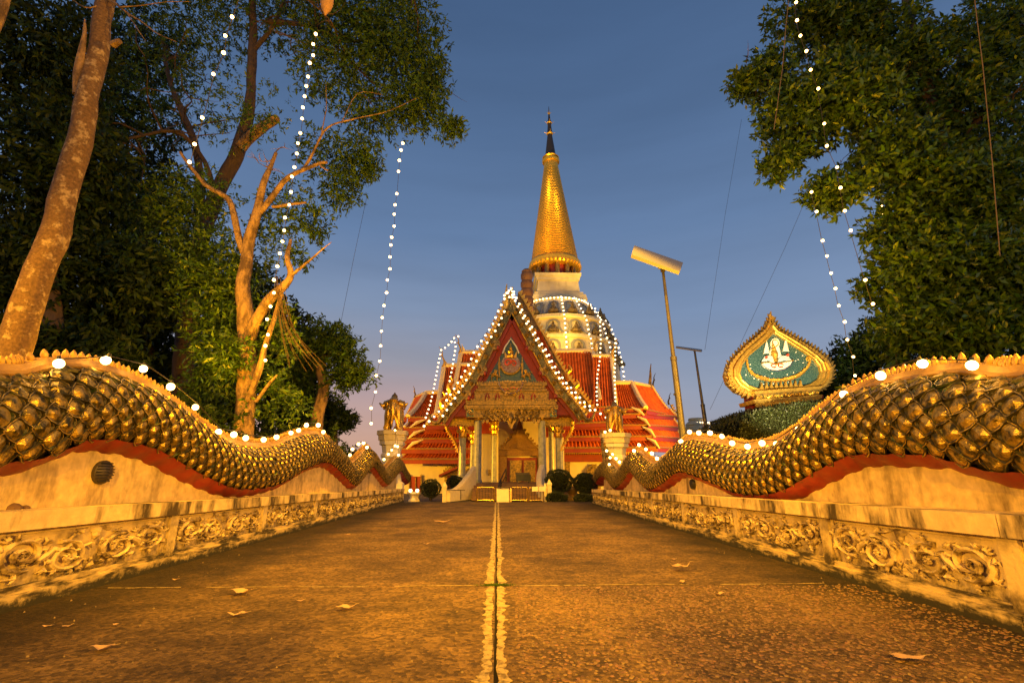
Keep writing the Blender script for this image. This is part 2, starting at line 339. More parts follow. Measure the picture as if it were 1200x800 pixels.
M_slab = ground_mat('concrete_slab', (.18, .112, .036), (.058, .036, .013))
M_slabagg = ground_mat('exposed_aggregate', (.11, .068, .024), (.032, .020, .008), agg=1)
M_earth = ground_mat('forecourt_concrete', (.13, .11, .08), (.06, .05, .038), side=False)
M_mort = mat('pale_mortar', (.40, .31, .14), .9, 0, bump=1, bscale=60, col2=(.12, .085, .04), vscale=16, lo=.46, hi=.62)
M_crack = mat('dark_crack', (.012, .010, .008), 1)
tag(plane_grid('ground', -400, 400, -60, 1500, -.05, M_earth), 'dark concrete and earth forecourt around the temple', kind='structure')
road = empty('walkway', (0, 8, 0)); tag(road, kind='structure')
JY = G(600, 686).y; JY2 = G(600, 626).y; CX = 0.0
def slab(x0, x1, y0, y1, mt):
    mb = MB(); mb.box(((x0+x1)/2, (y0+y1)/2, -.02), (x1-x0, y1-y0, .04)); return mb.build('slab', mt, road)
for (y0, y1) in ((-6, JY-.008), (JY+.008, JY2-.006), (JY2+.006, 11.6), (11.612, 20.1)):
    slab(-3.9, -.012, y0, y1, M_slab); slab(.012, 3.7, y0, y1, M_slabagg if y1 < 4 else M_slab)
mb = MB(); mb.box((-.1, 7, -.03), (7.5, 26.1, .018)); mb.build('joint_bed', M_crack, road)
# ragged mortar ribbons either side of the centre joint
def ribbon(side, wf):
    mb = MB(); ys = np.concatenate([np.arange(1.2, 5, .03), np.arange(5, 20, .10)]); a = []
    for y in ys:
        w = wf(y)*(.75+.9*abs(noise.noise((y*2.2, side*9, 0)))+.5*noise.noise((y*9, side*4, 0))+.55*noise.noise((y*23, side*5, 2)))
        i = .010+.03*abs(noise.noise((y*14, side*3, 5)))+.03*max(0, noise.noise((y*3, side*3, 9)))
        a.append(((side*i+CX-.01, y), (side*(i+max(.012, w))+CX-.01, y)))
    for k in range(len(a)-1):
        if abs(ys[k]-JY) < .03: continue
        (p, q), (p2, q2) = a[k], a[k+1]; mb.prism([(p[0], p[1], .004), (q[0], q[1], .004), (q2[0], q2[1], .004), (p2[0], p2[1], .004)], (0, 0, -.01))
    return mb.build('mortar_strip', M_mort, road)
ribbon(-1, lambda y: .066); ribbon(1, lambda y: .056)
mb = MB()
for s, e in ((-3.6, -.12), (.1, 3.4)):
    xs = np.arange(s, e, .06)
    for x, x2 in zip(xs, xs[1:]):
        w = .006+.010*abs(noise.noise((x*6, 1, 3))); w2 = .006+.010*abs(noise.noise((x2*6, 1, 3)))
        if s < 0: w *= .8; w2 *= .8
        j1 = .02*noise.noise((x*1.1, 4, 1))+.008*noise.noise((x*9, 4, 1)); j2 = .02*noise.noise((x2*1.1, 4, 1))+.008*noise.noise((x2*9, 4, 1))
        if noise.noise((x*2.3, 8, 8)) > .28: continue
        mb.prism([(x, JY+.01+j1, .004), (x2, JY+.01+j2, .004), (x2, JY+.012+w2+j2, .004), (x, JY+.012+w+j1, .004)], (0, 0, -.008))
mb.build('mortar_strip', M_mort, road)
# tuft of moss and grass where the joints cross
def leaf_mesh(name, base, tip, wid, side, mt, parent=None, fold=.25):
    """many leaves: arrays base(n,3), tip(n,3), side(n,3) unit"""
    n = len(base); mid = base*.55+tip*.45
    nrm = np.cross(tip-base, side); nrm /= (np.linalg.norm(nrm, axis=1, keepdims=True)+1e-9)
    w = wid[:, None]
    v = np.empty((n, 4, 3)); v[:, 0] = base; v[:, 1] = mid+side*w+nrm*w*fold; v[:, 2] = tip; v[:, 3] = mid-side*w+nrm*w*fold
    o0 = Vector(((v[..., 0].min()+v[..., 0].max())/2, (v[..., 1].min()+v[..., 1].max())/2, v[..., 2].min()))
    v = v-np.array(o0); me = bpy.data.meshes.new(name); me.vertices.add(n*4); me.vertices.foreach_set('co', v.reshape(-1).astype(np.float32))
    tri = np.array([[0, 1, 2], [0, 2, 3]])[None]+(np.arange(n)*4)[:, None, None]
    tri = tri.reshape(-1); me.loops.add(len(tri)); me.loops.foreach_set('vertex_index', tri.astype(np.int32))
    me.polygons.add(n*2); me.polygons.foreach_set('loop_start', (np.arange(n*2)*3).astype(np.int32)); me.polygons.foreach_set('loop_total', np.full(n*2, 3, np.int32))
    me.update(); me.validate(); me.materials.append(mt)
    return link(name, me, o0, parent)
def unit(a): return a/(np.linalg.norm(a, axis=-1, keepdims=True)+1e-9)
def tuft(c, n, spread, hgt, mt, name='grass_tuft'):
    b = np.array(c)+RNG.normal(0, 1, (n, 3))*np.array(spread); b[:, 2] = .002
    t = b+RNG.normal(0, 1, (n, 3))*np.array([hgt*.6, hgt*.6, .1*hgt])+np.array([0, 0, 1])*hgt*RNG.uniform(.3, 1, (n, 1))
    return leaf_mesh(name, b, t, np.full(n, .004), unit(RNG.normal(0, 1, (n, 3))*[1, 1, 0]), mt)
tag(tuft((0, JY, 0), 500, (.07, .018, 0), .022, M_leaf), 'small green tuft of moss where the two walkway joints cross', 'moss', kind='stuff')
tag(tuft((-.01, 1.75, 0), 50, (.008, .05, 0), .014, M_leaf), 'thin moss growing in the near part of the centre joint', 'moss', kind='stuff')
# grit and small debris
mb = MB()
for i in range(520):
    y = 1.3+abs(RNG.normal(0, 1))*4.5; x = RNG.uniform(-3.6, 3.4); s = RNG.uniform(.003, .009)
    if y > 18: continue
    mb.lathe((x, y), [(0, s), (s*.8, s*.7), (s*1.1, s*.2)], 5, rot=RNG.uniform(0, 1))
tag(mb.build('grit', mat('pale_grit', (.22, .16, .08), .9)), 'pale grit scattered over the concrete walkway', 'grit', kind='stuff')
# rounded stones standing proud in the exposed aggregate of the near right slab
M_stones = mat('river_pebbles', (.17, .105, .04), .55, 0, island=True, spec=.4)
mb = MB(); rnd = random.Random(12)
for i in range(15000):
    y = 1.25+(JY-1.3)*rnd.random()**1.3; x = rnd.uniform(.13, 3.45)
    if abs(x) > .3*y*4.2+.5: continue
    s = rnd.uniform(.006, .015); z0 = -.001; a = rnd.random()
    mb.lathe((x, y), [(z0, s), (z0+s*.32, s*.72), (z0+s*.42, s*.2)], 5, rot=a, caps=False); n_ = len(mb.v); mb.f.append((n_-5, n_-4, n_-3, n_-2, n_-1)); mb.m.append(0)
tag(mb.build('aggregate', M_stones, road, smooth=False), kind='stuff')
# ================================================================ PARAPET WALLS WITH CARVED PANELS
def wall_h(Y): return .795-.0145*Y
def scroll_mesh(seed=3):
    """S-shaped acanthus scroll; u right, w up, thickness towards +n; unit width about 1"""
    mb = MB(); rnd = random.Random(seed)
    def spiral(cx, cz, r0, a0, turns, sgn):
        out = []
        for k in range(26):
            t = k/25; a = a0+sgn*turns*2*math.pi*t; r = r0*(1-t)**.8+.012
            out.append(Vector((cx+r*math.cos(a), -.02-.035*t, cz+r*math.sin(a))))
        return out
    for (cx, cz, a0, sg, r0) in ((-.24, .05, R(-70), -1, .235), (.24, -.05, R(110), -1, .235)):
        sp = spiral(cx, cz, r0, a0, 1.75, sg)
        mb.tube(sp, [.050*(1-.5*i/25)*rnd.uniform(.85, 1.15) for i in range(26)], 6, flat=.8)
        mb.tube([p+Vector((0, -.03, 0)) for p in sp[2:20]], [.013]*18, 4)
        for i in range(1, 20, 2):       # lobed leaves springing outwards
            p = sp[i]; d = (p-Vector((cx, p.y, cz))).normalized(); tng = Vector((-d.z*sg, 0, d.x*sg))
            l = .095*(1-i/30)*rnd.uniform(.8, 1.3); e = p+d*l*.8+tng*l*.9+Vector((0, -.015, 0)); m_ = p+d*l*.75+Vector((0, -.03, 0))
            mb.tube([p, m_, e], [.026, .024, .008], 5)
            mb.tube([m_, m_+tng*l*.2+d*l*.5, m_-tng*l*.35+d*l*.55], [.018, .014, .006], 4)
        for k in range(5):
            a = k*1.26; mb.tube([(cx, -.05, cz), (cx+.03*math.cos(a), -.075, cz+.03*math.sin(a)), (cx+.055*math.cos(a), -.05, cz+.055*math.sin(a))], [.02, .018, .008], 4)
    mb.tube([(-.10, -.03, -.10), (-.02, -.055, 0), (.10, -.03, .10)], [.035, .045, .035], 6)
    for x, z, a in ((-.02, .17, 60), (.04, -.18, -110), (-.40, .22, 130), (.41, -.22, -50)):
        for da in (-32, 0, 32):
            aa = R(a+da); mb.tube([(x, -.02, z), (x+.05*math.cos(aa), -.05, z+.05*math.sin(aa)), (x+.10*math.cos(aa), -.02, z+.10*math.sin(aa))], [.018, .022, .006], 4)
    mb.v = [tuple(Vector(v)+.010*noise.noise_vector(Vector(v)*6+Vector((seed, 0, 0)))) for v in mb.v]; me_o = mb.build('relief', M_relief, None, smooth=True, at=(0, 0, 0)); me = me_o.data; bpy.data.objects.remove(me_o); return me
SCROLLS = [scroll_mesh(q) for q in (3, 8, 21, 34)]
def wall(side, X, bays, label, infill_X, naga_c):
    """side -1 left, +1 right; face at X; bays = list of Y of pilasters"""
    root = empty('parapet_wall', (X, bays[0], 0), label, 'wall')
    th = .62                                      # depth behind the face
    def bx(name, y0, y1, z0a, z0b, z1a, z1b, xa, xb, mt, parent=root, seg=1):
        mb = MB(); nseg = seg; vs = []
        fx = [X+side*xa, X+side*xb]
        for k in range(nseg+1):
            t = k/nseg; y = y0+(y1-y0)*t; jit = .004*noise.noise((y*3, X, z0a))
            for (xx, z) in ((fx[0]+jit, z0a+(z0b-z0a)*t), (fx[1], z0a+(z0b-z0a)*t), (fx[1], z1a+(z1b-z1a)*t), (fx[0]+jit, z1a+(z1b-z1a)*t)): vs.append((xx, y, z))
        fs = [(0, 1, 2, 3)]
        for k in range(nseg):
            for j in range(4): fs.append((k*4+j, k*4+(j+1) % 4, k*4+4+(j+1) % 4, k*4+4+j))
        e = nseg*4; fs.append((e+3, e+2, e+1, e)); mb.add(vs, fs); return mb.build(name, mt, parent)
    for i in range(len(bays)-1):
        y0, y1 = bays[i], bays[i+1]; a, b = wall_h(y0), wall_h(y1); g = .004
        bx('coping', y0+g, y1-g, a-.145*a/.72, b-.145*b/.72, a, b, -.055, th, M_cope, seg=6)
        bx('plinth', y0+g, y1-g, -.02, -.02, .115, .115*b/a, -.05, .3, M_plinth, seg=10)
        bx('step_mould', y0+.06, y1-.06, .115, .115*b/a, .165, .165*b/a, -.012, .3, M_plinth, seg=6)
        bx('panel_back', y0+g, y1-g, .113, .113*b/a, a-.143*a/.72, b-.143*b/.72, .030, .35, M_plast)
        za, zb = .163, .163*b/a; ta, tb = a-.147*a/.72, b-.147*b/.72
        bx('panel_frame', y0+.06, y1-.06, ta-.035, tb-.035, ta, tb, .018, .055, M_plast)
        # the two carved scrolls and the knot between them
        L = (y1-y0-.12)/2; hh = (ta-za)
        for k in (0, 1):
            yc = y0+.06+L*(k+.5); t = (yc-y0)/(y1-y0); h = hh*(1-t)+(tb-zb)*t
            zc = (za*(1-t)+zb*t)+h*.47
            flip = 1 if (k == 0) == (side > 0) else -1
            # local u-> Y (nearer/farther), n (-y local) -> towards the road, w -> Z
            M = Matrix(((0, side, 0, X+side*.034), (flip*side, 0, 0, yc), (0, 0, 1, zc), (0, 0, 0, 1)))
            Sx = L*.98*random.uniform(.82, .92); Sz = h*1.34*random.uniform(.90, 1.02)
            inst('relief', random.choice(SCROLLS), M @ Matrix.Rotation(R(random.uniform(-4, 4)), 4, 'Y') @ Matrix.Diagonal((Sx, .80, Sz, 1)), root)
        mb = MB(); ym = (y0+y1)/2; hm = (hh+(tb-zb))/2
        zt = (ta+tb)/2-.03; zb_ = (za+zb)/2+.01; n = -side
        mb.tube([(X+side*.05, ym-.09, zt), (X+side*.02, ym, zt-hm*.12), (X+side*.05, ym+.09, zt)], [.02, .045, .02], 6)
        mb.tube([(X+side*.05, ym, zt-.02), (X+side*.015, ym, zt-hm*.2), (X+side*.05, ym, zt-hm*.34)], [.05, .035, .01], 6)
        mb.tube([(X+side*.05, ym-.11, zb_), (X+side*.02, ym, zb_+hm*.22), (X+side*.05, ym+.11, zb_)], [.012, .02, .012], 5)
        mb.tube([(X+side*.05, ym-.05, zb_), (X+side*.01, ym, zb_+hm*.10), (X+side*.05, ym+.05, zb_)], [.02, .035, .02], 5)
        for sgn in (-1, 1):
            mb.tube([(X+side*.05, ym+sgn*.07, zt-.005), (X+side*.02, ym+sgn*.16, zt-hm*.07), (X+side*.045, ym+sgn*.24, zt-.004)], [.03, .028, .012], 5)
            mb.tube([(X+side*.05, ym+sgn*.10, zb_), (X+side*.03, ym+sgn*.17, zb_+.015), (X+side*.045, ym+sgn*.26, zb_)], [.02, .02, .01], 5)
        mb.build('knot_relief', M_relief, root, smooth=True)
    for i in range(len(bays)-1):
        for yy, sg_ in ((bays[i], 1), (bays[i+1], -1)):
            a = wall_h(yy); bx('frame_post', *sorted((yy+sg_*.075, yy+sg_*.125)), .16, .16, a-.147*a/.72, a-.147*a/.72, .010, .05, M_plast)
    for i, y in enumerate(bays[:-1]+[bays[-1]-.03]):
        a = wall_h(y); bx('pilaster', y-.07, y+.07, .117, .117, a-.147*a/.72, a-.147*a/.72, -.018, .05, M_plast)
    # plaster infill between the coping and the coils of the body
    mb = MB(); ys = np.arange(bays[0], bays[-1]-.1, .1); tops = []
    for y in ys:
        z = wall_h(y)+.02
        for q in naga_c:
            if abs(q[0]-y) < .09: z = max(z, q[1]-.22)
        tops.append(z)
    seg0 = 0; infX = infill_X
    for k in range(len(ys)-1):
        z0 = wall_h(ys[k])-.05; z1 = wall_h(ys[k+1])-.05
        a = (infX-side*.13); b = infX+side*.13
        vs = [(a, ys[k], z0), (b, ys[k], z0), (b, ys[k], tops[k]), (a, ys[k], tops[k]), (a, ys[k+1], z1), (b, ys[k+1], z1), (b, ys[k+1], tops[k+1]), (a, ys[k+1], tops[k+1])]
        mb.add(vs, [(3, 7, 4, 0), (1, 5, 6, 2), (2, 6, 7, 3)])
    mb.build('infill', M_inf, root)
    return root
M_inf = mat('infill_plaster', (.60, .45, .21), .85, 0, bump=.8, bscale=22, var=.22, col2=(.13, .085, .035), vscale=2.8, stretch=(1, 1, .35), lo=.50, hi=.70)
# ================================================================ NAGAS
def scale_mesh():
    mb = MB(); out = []
    # rounded lozenge, tip towards +x
    base = [(.62, 0), (.36, .30), (0, .50), (-.34, .34), (-.50, 0), (-.34, -.34), (0, -.50), (.36, -.30)]
    def ring(s, z, alt=0): return [(x*s+.02, y*s, z+(alt if i % 2 else 0)) for i, (x, y) in enumerate(base)]
    r0 = ring(1.0, -.05); r1 = ring(.95, .06); r1b = ring(.86, .065); r2 = ring(.74, -.005, .055)
    vs = r0+r1+r1b+r2+[(.26, 0, .19)]; n = 8; fs = []
    for a, b in ((0, 8), (8, 16), (16, 24)):
        for k in range(n): fs.append((a+k, a+(k+1) % n, b+(k+1) % n, b+k))
    for k in range(n): fs.append((24+k, 24+(k+1) % n, 32))
    mb.add(vs, fs); o = mb.build('scale', M_scale, None, at=(0, 0, 0)); me = o.data; bpy.data.objects.remove(o)
    me.materials.append(M_bodyg)
    me.polygons.foreach_set('material_index', [1 if (i < 8 or 16 <= i < 24) else 0 for i in range(len(me.polygons))])
    return me
SCALE = scale_mesh()
SCV = np.array([v.co[:] for v in SCALE.vertices]); SCF = [tuple(p.vertices) for p in SCALE.polygons]; SCM = [p.material_index for p in SCALE.polygons]
def tooth_mesh():
    mb = MB(); mb.lathe((0, 0), [(0, .42), (.35, .5), (.7, .36), (1.0, .06)], 7); o = mb.build('crest_spine', M_spine, None, smooth=True, at=(0, 0, 0)); me = o.data; bpy.data.objects.remove(o); return me
TOOTH = tooth_mesh(); TV = np.array([v.co[:] for v in TOOTH.vertices]); TF = [tuple(p.vertices) for p in TOOTH.polygons]
def naga(side, X, cpix, near_pts, tail_pix, label):
    ctrl = [Vector((X, y, z)) for y, z in near_pts]+[PX(px, py, X) for px, py in cpix]
    pts = resample(spline(ctrl, 10), .06)
    L = [0]
    for a, b in zip(pts, pts[1:]): L.append(L[-1]+(b-a).length)
    rad = [max(.30, .415-.0062*max(0, p.y-4)) for p in pts]
    n = len(pts)
    for i in range(n):      # rounded far end
        d = L[-1]-L[i]
        if d < .35: rad[i] *= math.sqrt(max(.03, 1-(1-d/.35)**2))
    root = empty('naga_statue', (X, 4, wall_h(4)), label, 'naga statue')
    frames = []
    for i, p in enumerate(pts):
        t = (pts[min(i+1, n-1)]-pts[max(i-1, 0)]).normalized(); a = Vector((1, 0, 0)); b = t.cross(a).normalized()
        if b.z < 0 and t.y > 0: b = -b
        b = Vector((0, -t.z, t.y)) ; frames.append((p, t, a, b))       # b points up from the back
    # body skin and belly
    bd = MB(); be = MB(); NS = 28
    def skin(mb, a0, a1, off, segs):
        vs = []; 
        for i, (p, t, a, b) in enumerate(frames):
            for k in range(segs+1):
                th = a0+(a1-a0)*k/segs; r = rad[i]+off
                if mb is be: r += .008*(1 if (i//3) % 2 else -1)
                vs.append(p+a*(math.sin(th)*r)+b*(math.cos(th)*r))
        fs = [(i*(segs+1)+k, i*(segs+1)+k+1, (i+1)*(segs+1)+k+1, (i+1)*(segs+1)+k) for i in range(n-1) for k in range(segs)]
        mb.add(vs, fs)
    skin(bd, R(-180), R(180), -.02, NS); bd.build('body', M_bodyg, root, smooth=True)
    skin(be, R(132), R(228), .012, 10); be.build('belly', M_red, root, smooth=True)
    # scales
    place = []; s = .1; row = 0
    def at(sv):
        lo = min(n-2, int(sv/L[-1]*(n-1)))
        while lo > 0 and L[lo] > sv: lo -= 1
        while lo < n-2 and L[lo+1] < sv: lo += 1
        f = (sv-L[lo])/max(1e-6, L[lo+1]-L[lo]); f = min(1, max(0, f))
        p = frames[lo][0].lerp(frames[lo+1][0], f); t = frames[lo][1].lerp(frames[lo+1][1], f).normalized(); r = rad[lo]*(1-f)+rad[lo+1]*f
        return p, t, Vector((1, 0, 0)), Vector((0, -t.z, t.y)), r
    while s < L[-1]-.06:
        p, t, a, b, r = at(s)
        size = min(.235, max(.115, .238-.0085*max(0, p.y-2.5)))
        half = size*.5; k0 = 12+row % 2*1.0
        nn = max(3, round(R(124)*r/ (size*.5)/2)); dth = R(124)/nn
        for sg in (-1, 1):
            for k in range(nn+1):
                th = (k+(.5 if row % 2 else 0))*dth
                if th > R(127) or th < R(6): continue
                if k == 0 and row % 2 == 0 and sg == -1: continue
                nor = a*(math.sin(th)*sg)+b*math.cos(th); v = (nor.cross(t)).normalized()
                # tip points back towards the camera (-t), slightly lifted
                X_ = (-t+nor*.07).normalized(); Y_ = nor.cross(X_).normalized(); Z_ = X_.cross(Y_)
                c = p+nor*(r-.008)
                sc_u = size*.90; sc_v = min(size*.97, dth*r*.99)
                j = 1+random.uniform(-.05, .05)
                M = Matrix((X_*sc_u*j, Y_*sc_v, Z_*size*.9)).transposed().to_4x4(); M.translation = c
                vis = (side*nor.x < .25)
                place.append((M, p.y, vis))
        s += half; row += 1
    near = sorted([q for q in place if q[2] and q[1] > 2.2], key=lambda q: q[1])[:290]; ids = {id(q) for q in near}
    for M, y, v in near: inst('scale', SCALE, M, root)
    mb = MB()
    for q in place:
        if id(q) in ids: continue
        A = np.array(q[0]); vs = SCV @ A[:3, :3].T+A[:3, 3]; b0 = len(mb.v); mb.v += [tuple(x) for x in vs.tolist()]; mb.f += [tuple(i+b0 for i in f) for f in SCF]; mb.m += SCM
    tag(mb.build('far_scales', [M_scale, M_bodyg], root), kind='stuff')
    # ridge band with a lip and the row of spines
    mb = MB(); vs = []; prof = [(-.075, -.02), (-.105, .02), (-.065, .05), (-.05, .105), (.05, .105), (.065, .05), (.105, .02), (.075, -.02)]
    for i, (p, t, a, b) in enumerate(frames):
        k = max(.4, rad[i]/.42)
        for x, z in prof: vs.append(p+a*x*k+b*(rad[i]-.015+z*k))
    q = len(prof); mb.add(vs, [(i*q+k, i*q+k+1, (i+1)*q+k+1, (i+1)*q+k) for i in range(n-1) for k in range(q-1)]); mb.build('ridge_band', M_spine, root, smooth=True)
    mb = MB(); s = .05; cnt = 0
    while s < L[-1]-.1:
        p, t, a, b, r = at(s); k = max(.5, r/.42); ta = (a*(.035*k)); hgt = .085*k*random.uniform(.85, 1.2); w = .062*k
        M = Matrix((a*w*1.1, t*w*.95, b*hgt)).transposed().to_4x4(); M.translation = p+b*(r-.015+.10*k)
        if 2.0 < p.y < 8.5: inst('crest_spine', TOOTH, M, root)
        else:
            A = np.array(M); vv = TV @ A[:3, :3].T+A[:3, 3]; mb.add(vv.tolist(), TF)
        s += .068*k; cnt += 1
    tag(mb.build('far_crest_spines', M_spine, root, smooth=True), kind='stuff')
    # tail curled up at the far end
    tp = spline([PX(px, py, X+side*.10) for px, py in tail_pix], 8); m = len(tp)
    mb = MB(); mb.tube(tp, [.20*(1-i/m)**.6+.03 for i in range(m)], 10); mb.build('tail', M_scale, root, smooth=True)
    mb = MB()
    e = tp[-1]
    for ang in (60, 95, 130):
        d = Vector((0, math.cos(R(ang)), math.sin(R(ang)))); mb.tube([e, e+d*.2+Vector((0, .05, 0)), e+d*.42], [.06, .07, .01], 6, flat=.5)
    mb.build('tail_fin', M_gold, root, smooth=True)
    return root, [(p.y, p.z) for p in pts]
LX, RX = -4.15, 4.0
Lc = [(0, 497), (60, 481), (110, 483), (165, 500), (215, 530), (262, 551), (310, 549), (345, 533), (372, 529), (392, 545), (406, 558), (418, 548), (428, 538), (438, 550), (447, 560), (457, 551), (464, 546), (470, 555), (475, 562)]
Rc = [(1200, 506), (1135, 494), (1080, 496), (1020, 503), (975, 526), (930, 552), (885, 557), (845, 545), (810, 538), (790, 552), (773, 561), (760, 553), (748, 543), (738, 556), (728, 563), (717, 552), (710, 552), (703, 562)]
nl, ncl = naga(-1, LX, Lc, [(-1.6, 1.10), (0.2, 1.75), (1.6, 1.35), (2.9, 1.25)], [(473, 558), (466, 545), (462, 528), (463, 509)], 'gold-scaled naga body with red belly undulating along the left wall')
nr, ncr = naga(1, RX, Rc, [(-1.6, 1.75), (0.0, 1.25), (1.3, 1.12), (2.6, 1.25)], [(706, 557), (712, 545), (709, 528), (706, 514)], 'gold-scaled naga body with red belly undulating along the right wall')
LW, RW = -3.77, 3.50
wall(-1, LW, [-2.6, -.45, 1.7, 3.9, 6.1, 8.4, 10.7, 12.9, 15.0, 17.1, 19.2, 20.4], 'weathered white parapet with carved scroll panels, left of the walkway', LX, ncl)
wall(1, RW, [-2.3, -.4, 1.5, 3.45, 5.4, 7.4, 9.5, 11.4, 13.3, 15.2, 17.0, 18.4], 'weathered white parapet with carved scroll panels, right of the walkway', RX, ncr)
# lamp strings on the ridges
def on_ridge(pix, X): return [PX(a, b, X) for a, b in pix]
Lb = [(69, 426), (124, 422), (168, 432), (200, 453), (229, 477), (256, 506), (274, 509), (288, 513), (309, 515), (324, 512), (341, 507), (350, 504), (359, 498), (373, 498), (379, 506), (386, 516), (392, 525), (399, 535), (404, 541), (410, 533), (413, 526), (420, 520), (426, 519), (430, 524), (444, 544), (450, 538), (455, 532), (459, 527), (463, 522), (463, 504), (466, 523), (467, 533), (471, 546)]
Rb = [(1139, 428), (1081, 426), (1032, 440), (989, 462), (962, 490), (936, 503), (910, 520), (893, 519), (876, 523), (858, 519), (846, 511), (832, 507), (819, 507), (808, 506), (798, 517), (790, 526), (788, 530), (781, 538), (776, 539), (770, 537), (764, 531), (757, 526), (749, 521), (743, 528), (740, 533), (731, 548), (726, 541), (722, 537), (718, 532), (715, 536), (714, 544), (711, 528), (710, 553), (709, 506), (715, 504)]
light_string(on_ridge(Lb, LX+.17), 'row of round lit bulbs along the ridge of the left naga', r=.043)
light_string(on_ridge(Rb, RX-.17), 'row of round lit bulbs along the ridge of the right naga', r=.043)
# round ribbed drain covers and stones
def vent(px, py, X, r, label):
    c = PX(px, py, X); root = empty('wall_lamp', c, label, 'wall lamp'); mb = MB(); sd = 1 if X < 0 else -1
    pts = [c+Vector((sd*x, 0, 0)) for x in (-.05, 0, .015, .035, .055, .062)]
    mb.tube(pts, [r, r, r*1.02, r*.85, r*.5, r*.12], 16); mb.build('dome', M_dark, root, smooth=True)
    mb = MB()
    for k in range(-3, 4):
        z = k*r*.25; w = math.sqrt(max(0, 1-(k*.25)**2))*r
        mb.tube([c+Vector((sd*.03, -w, z)), c+Vector((sd*(.045*(w/r)+.02), 0, z)), c+Vector((sd*.03, w, z))], .008, 5)
    mb.build('rib', M_black, root)
vent(120, 553, LX+.15, .115, 'dark ribbed round lamp on the plaster under the left naga')
vent(812, 567, RX-.15, .10, 'dark ribbed round lamp on the plaster under the right naga')
def stone(px, py, r, label):
    c = PX(px, py, LW-.25); mb = MB(); mb.lathe((c.x, c.y), [(0+wall_h(c.y), r), (wall_h(c.y)+r*.4, r*.95), (wall_h(c.y)+r*.75, r*.5), (wall_h(c.y)+r*.85, r*.1)], 9)
    tag(mb.build('stone', M_pebble, None, smooth=True), label, 'stone')
stone(17, 588, .06, 'larger brown stone on the left wall coping'); stone(31, 588, .035, 'small brown stone beside the larger one on the coping')
# ================================================================ FALLEN LEAVES
def fallen(px, py, wpx, label, ang, group=None, curl=.3):
    c = G(px, py); l = wpx/ppm(c.y, 0)/2; root = MB(); ca, sa = math.cos(ang), math.sin(ang); vs = []; N = 7
    for i in range(N):
        t = i/(N-1); u = (t*2-1)*l; w = math.sin(math.pi*min(1, t*1.02))**.8*l*(.42+.16*math.sin(px*1.7+t*9))+.001
        z = .006+curl*l*(abs(t*2-1)**1.5*.9+.5*math.sin(px+t*5)**2)
        for s_, dz in ((-1, .25), (0, 0), (1, .3)):
            x = u; y = s_*w; vs.append((c.x+x*ca-y*sa, c.y+x*sa+y*ca, z+dz*w))
    fs = []
    for i in range(N-1):
        for k in (0, 1): fs.append((i*3+k, i*3+k+1, i*3+4+k, i*3+3+k))
    root.add(vs, fs); e = Vector(vs[(N-1)*3+1]); d = Vector((ca, sa, 0)); root.tube([e-d*.01, e+d*l*.25+Vector((0, 0, .004))], [.0015, .001], 4)
    tag(root.build('fallen_leaf', M_fallen), label, 'leaf', group)
LG = 'fallen leaves on the walkway'
fallen(405, 714, 24, 'curled pale leaf on the walkway left of the centre joint', .1, LG)
fallen(283, 696, 30, 'brown leaf lying flat left of the centre joint, before the cross joint', -.2, LG)
fallen(278, 722, 22, 'pale dry leaf nearer than the brown ones on the left slab', .3, LG)
fallen(120, 762, 28, 'dry leaf at the near left of the walkway', .1, LG)
fallen(797, 668, 26, 'dark curled leaf right of the centre joint, by a small pale one', -.1, LG, .6)
fallen(799, 683, 12, 'small pale leaf in front of the dark curled leaf', .8, LG)
fallen(1064, 775, 40, 'long orange leaf at the near right of the walkway', -.25, LG)
fallen(843, 697, 14, 'small leaf just before the right cross joint', .2, LG)
fallen(518, 613, 20, 'brown leaf far up the walkway near the centre', 0, LG)
fallen(78, 735, 10, 'tiny orange scrap of leaf at the left, beside the wall foot', .4, LG)
for q, lb in (((55, 735, 10), 'orange leaf scrap closest to the left wall foot'), ((135, 733, 9), 'leaf scrap between the left wall and the pale dry leaf'), ((352, 705, 9), 'crumpled scrap between the brown and the pale leaf'), ((500, 638, 8), 'tiny leaf far left of the centre joint'), ((407, 627, 8), 'pale scrap far off near the left wall'), ((790, 656, 8), 'pale scrap behind the dark curled leaf'), ((700, 690, 7), 'tiny scrap at the cross joint, right slab'), ((205, 680, 8), 'tiny scrap by the left wall at the cross joint')):
    fallen(*q, lb, random.uniform(-1, 1), LG)
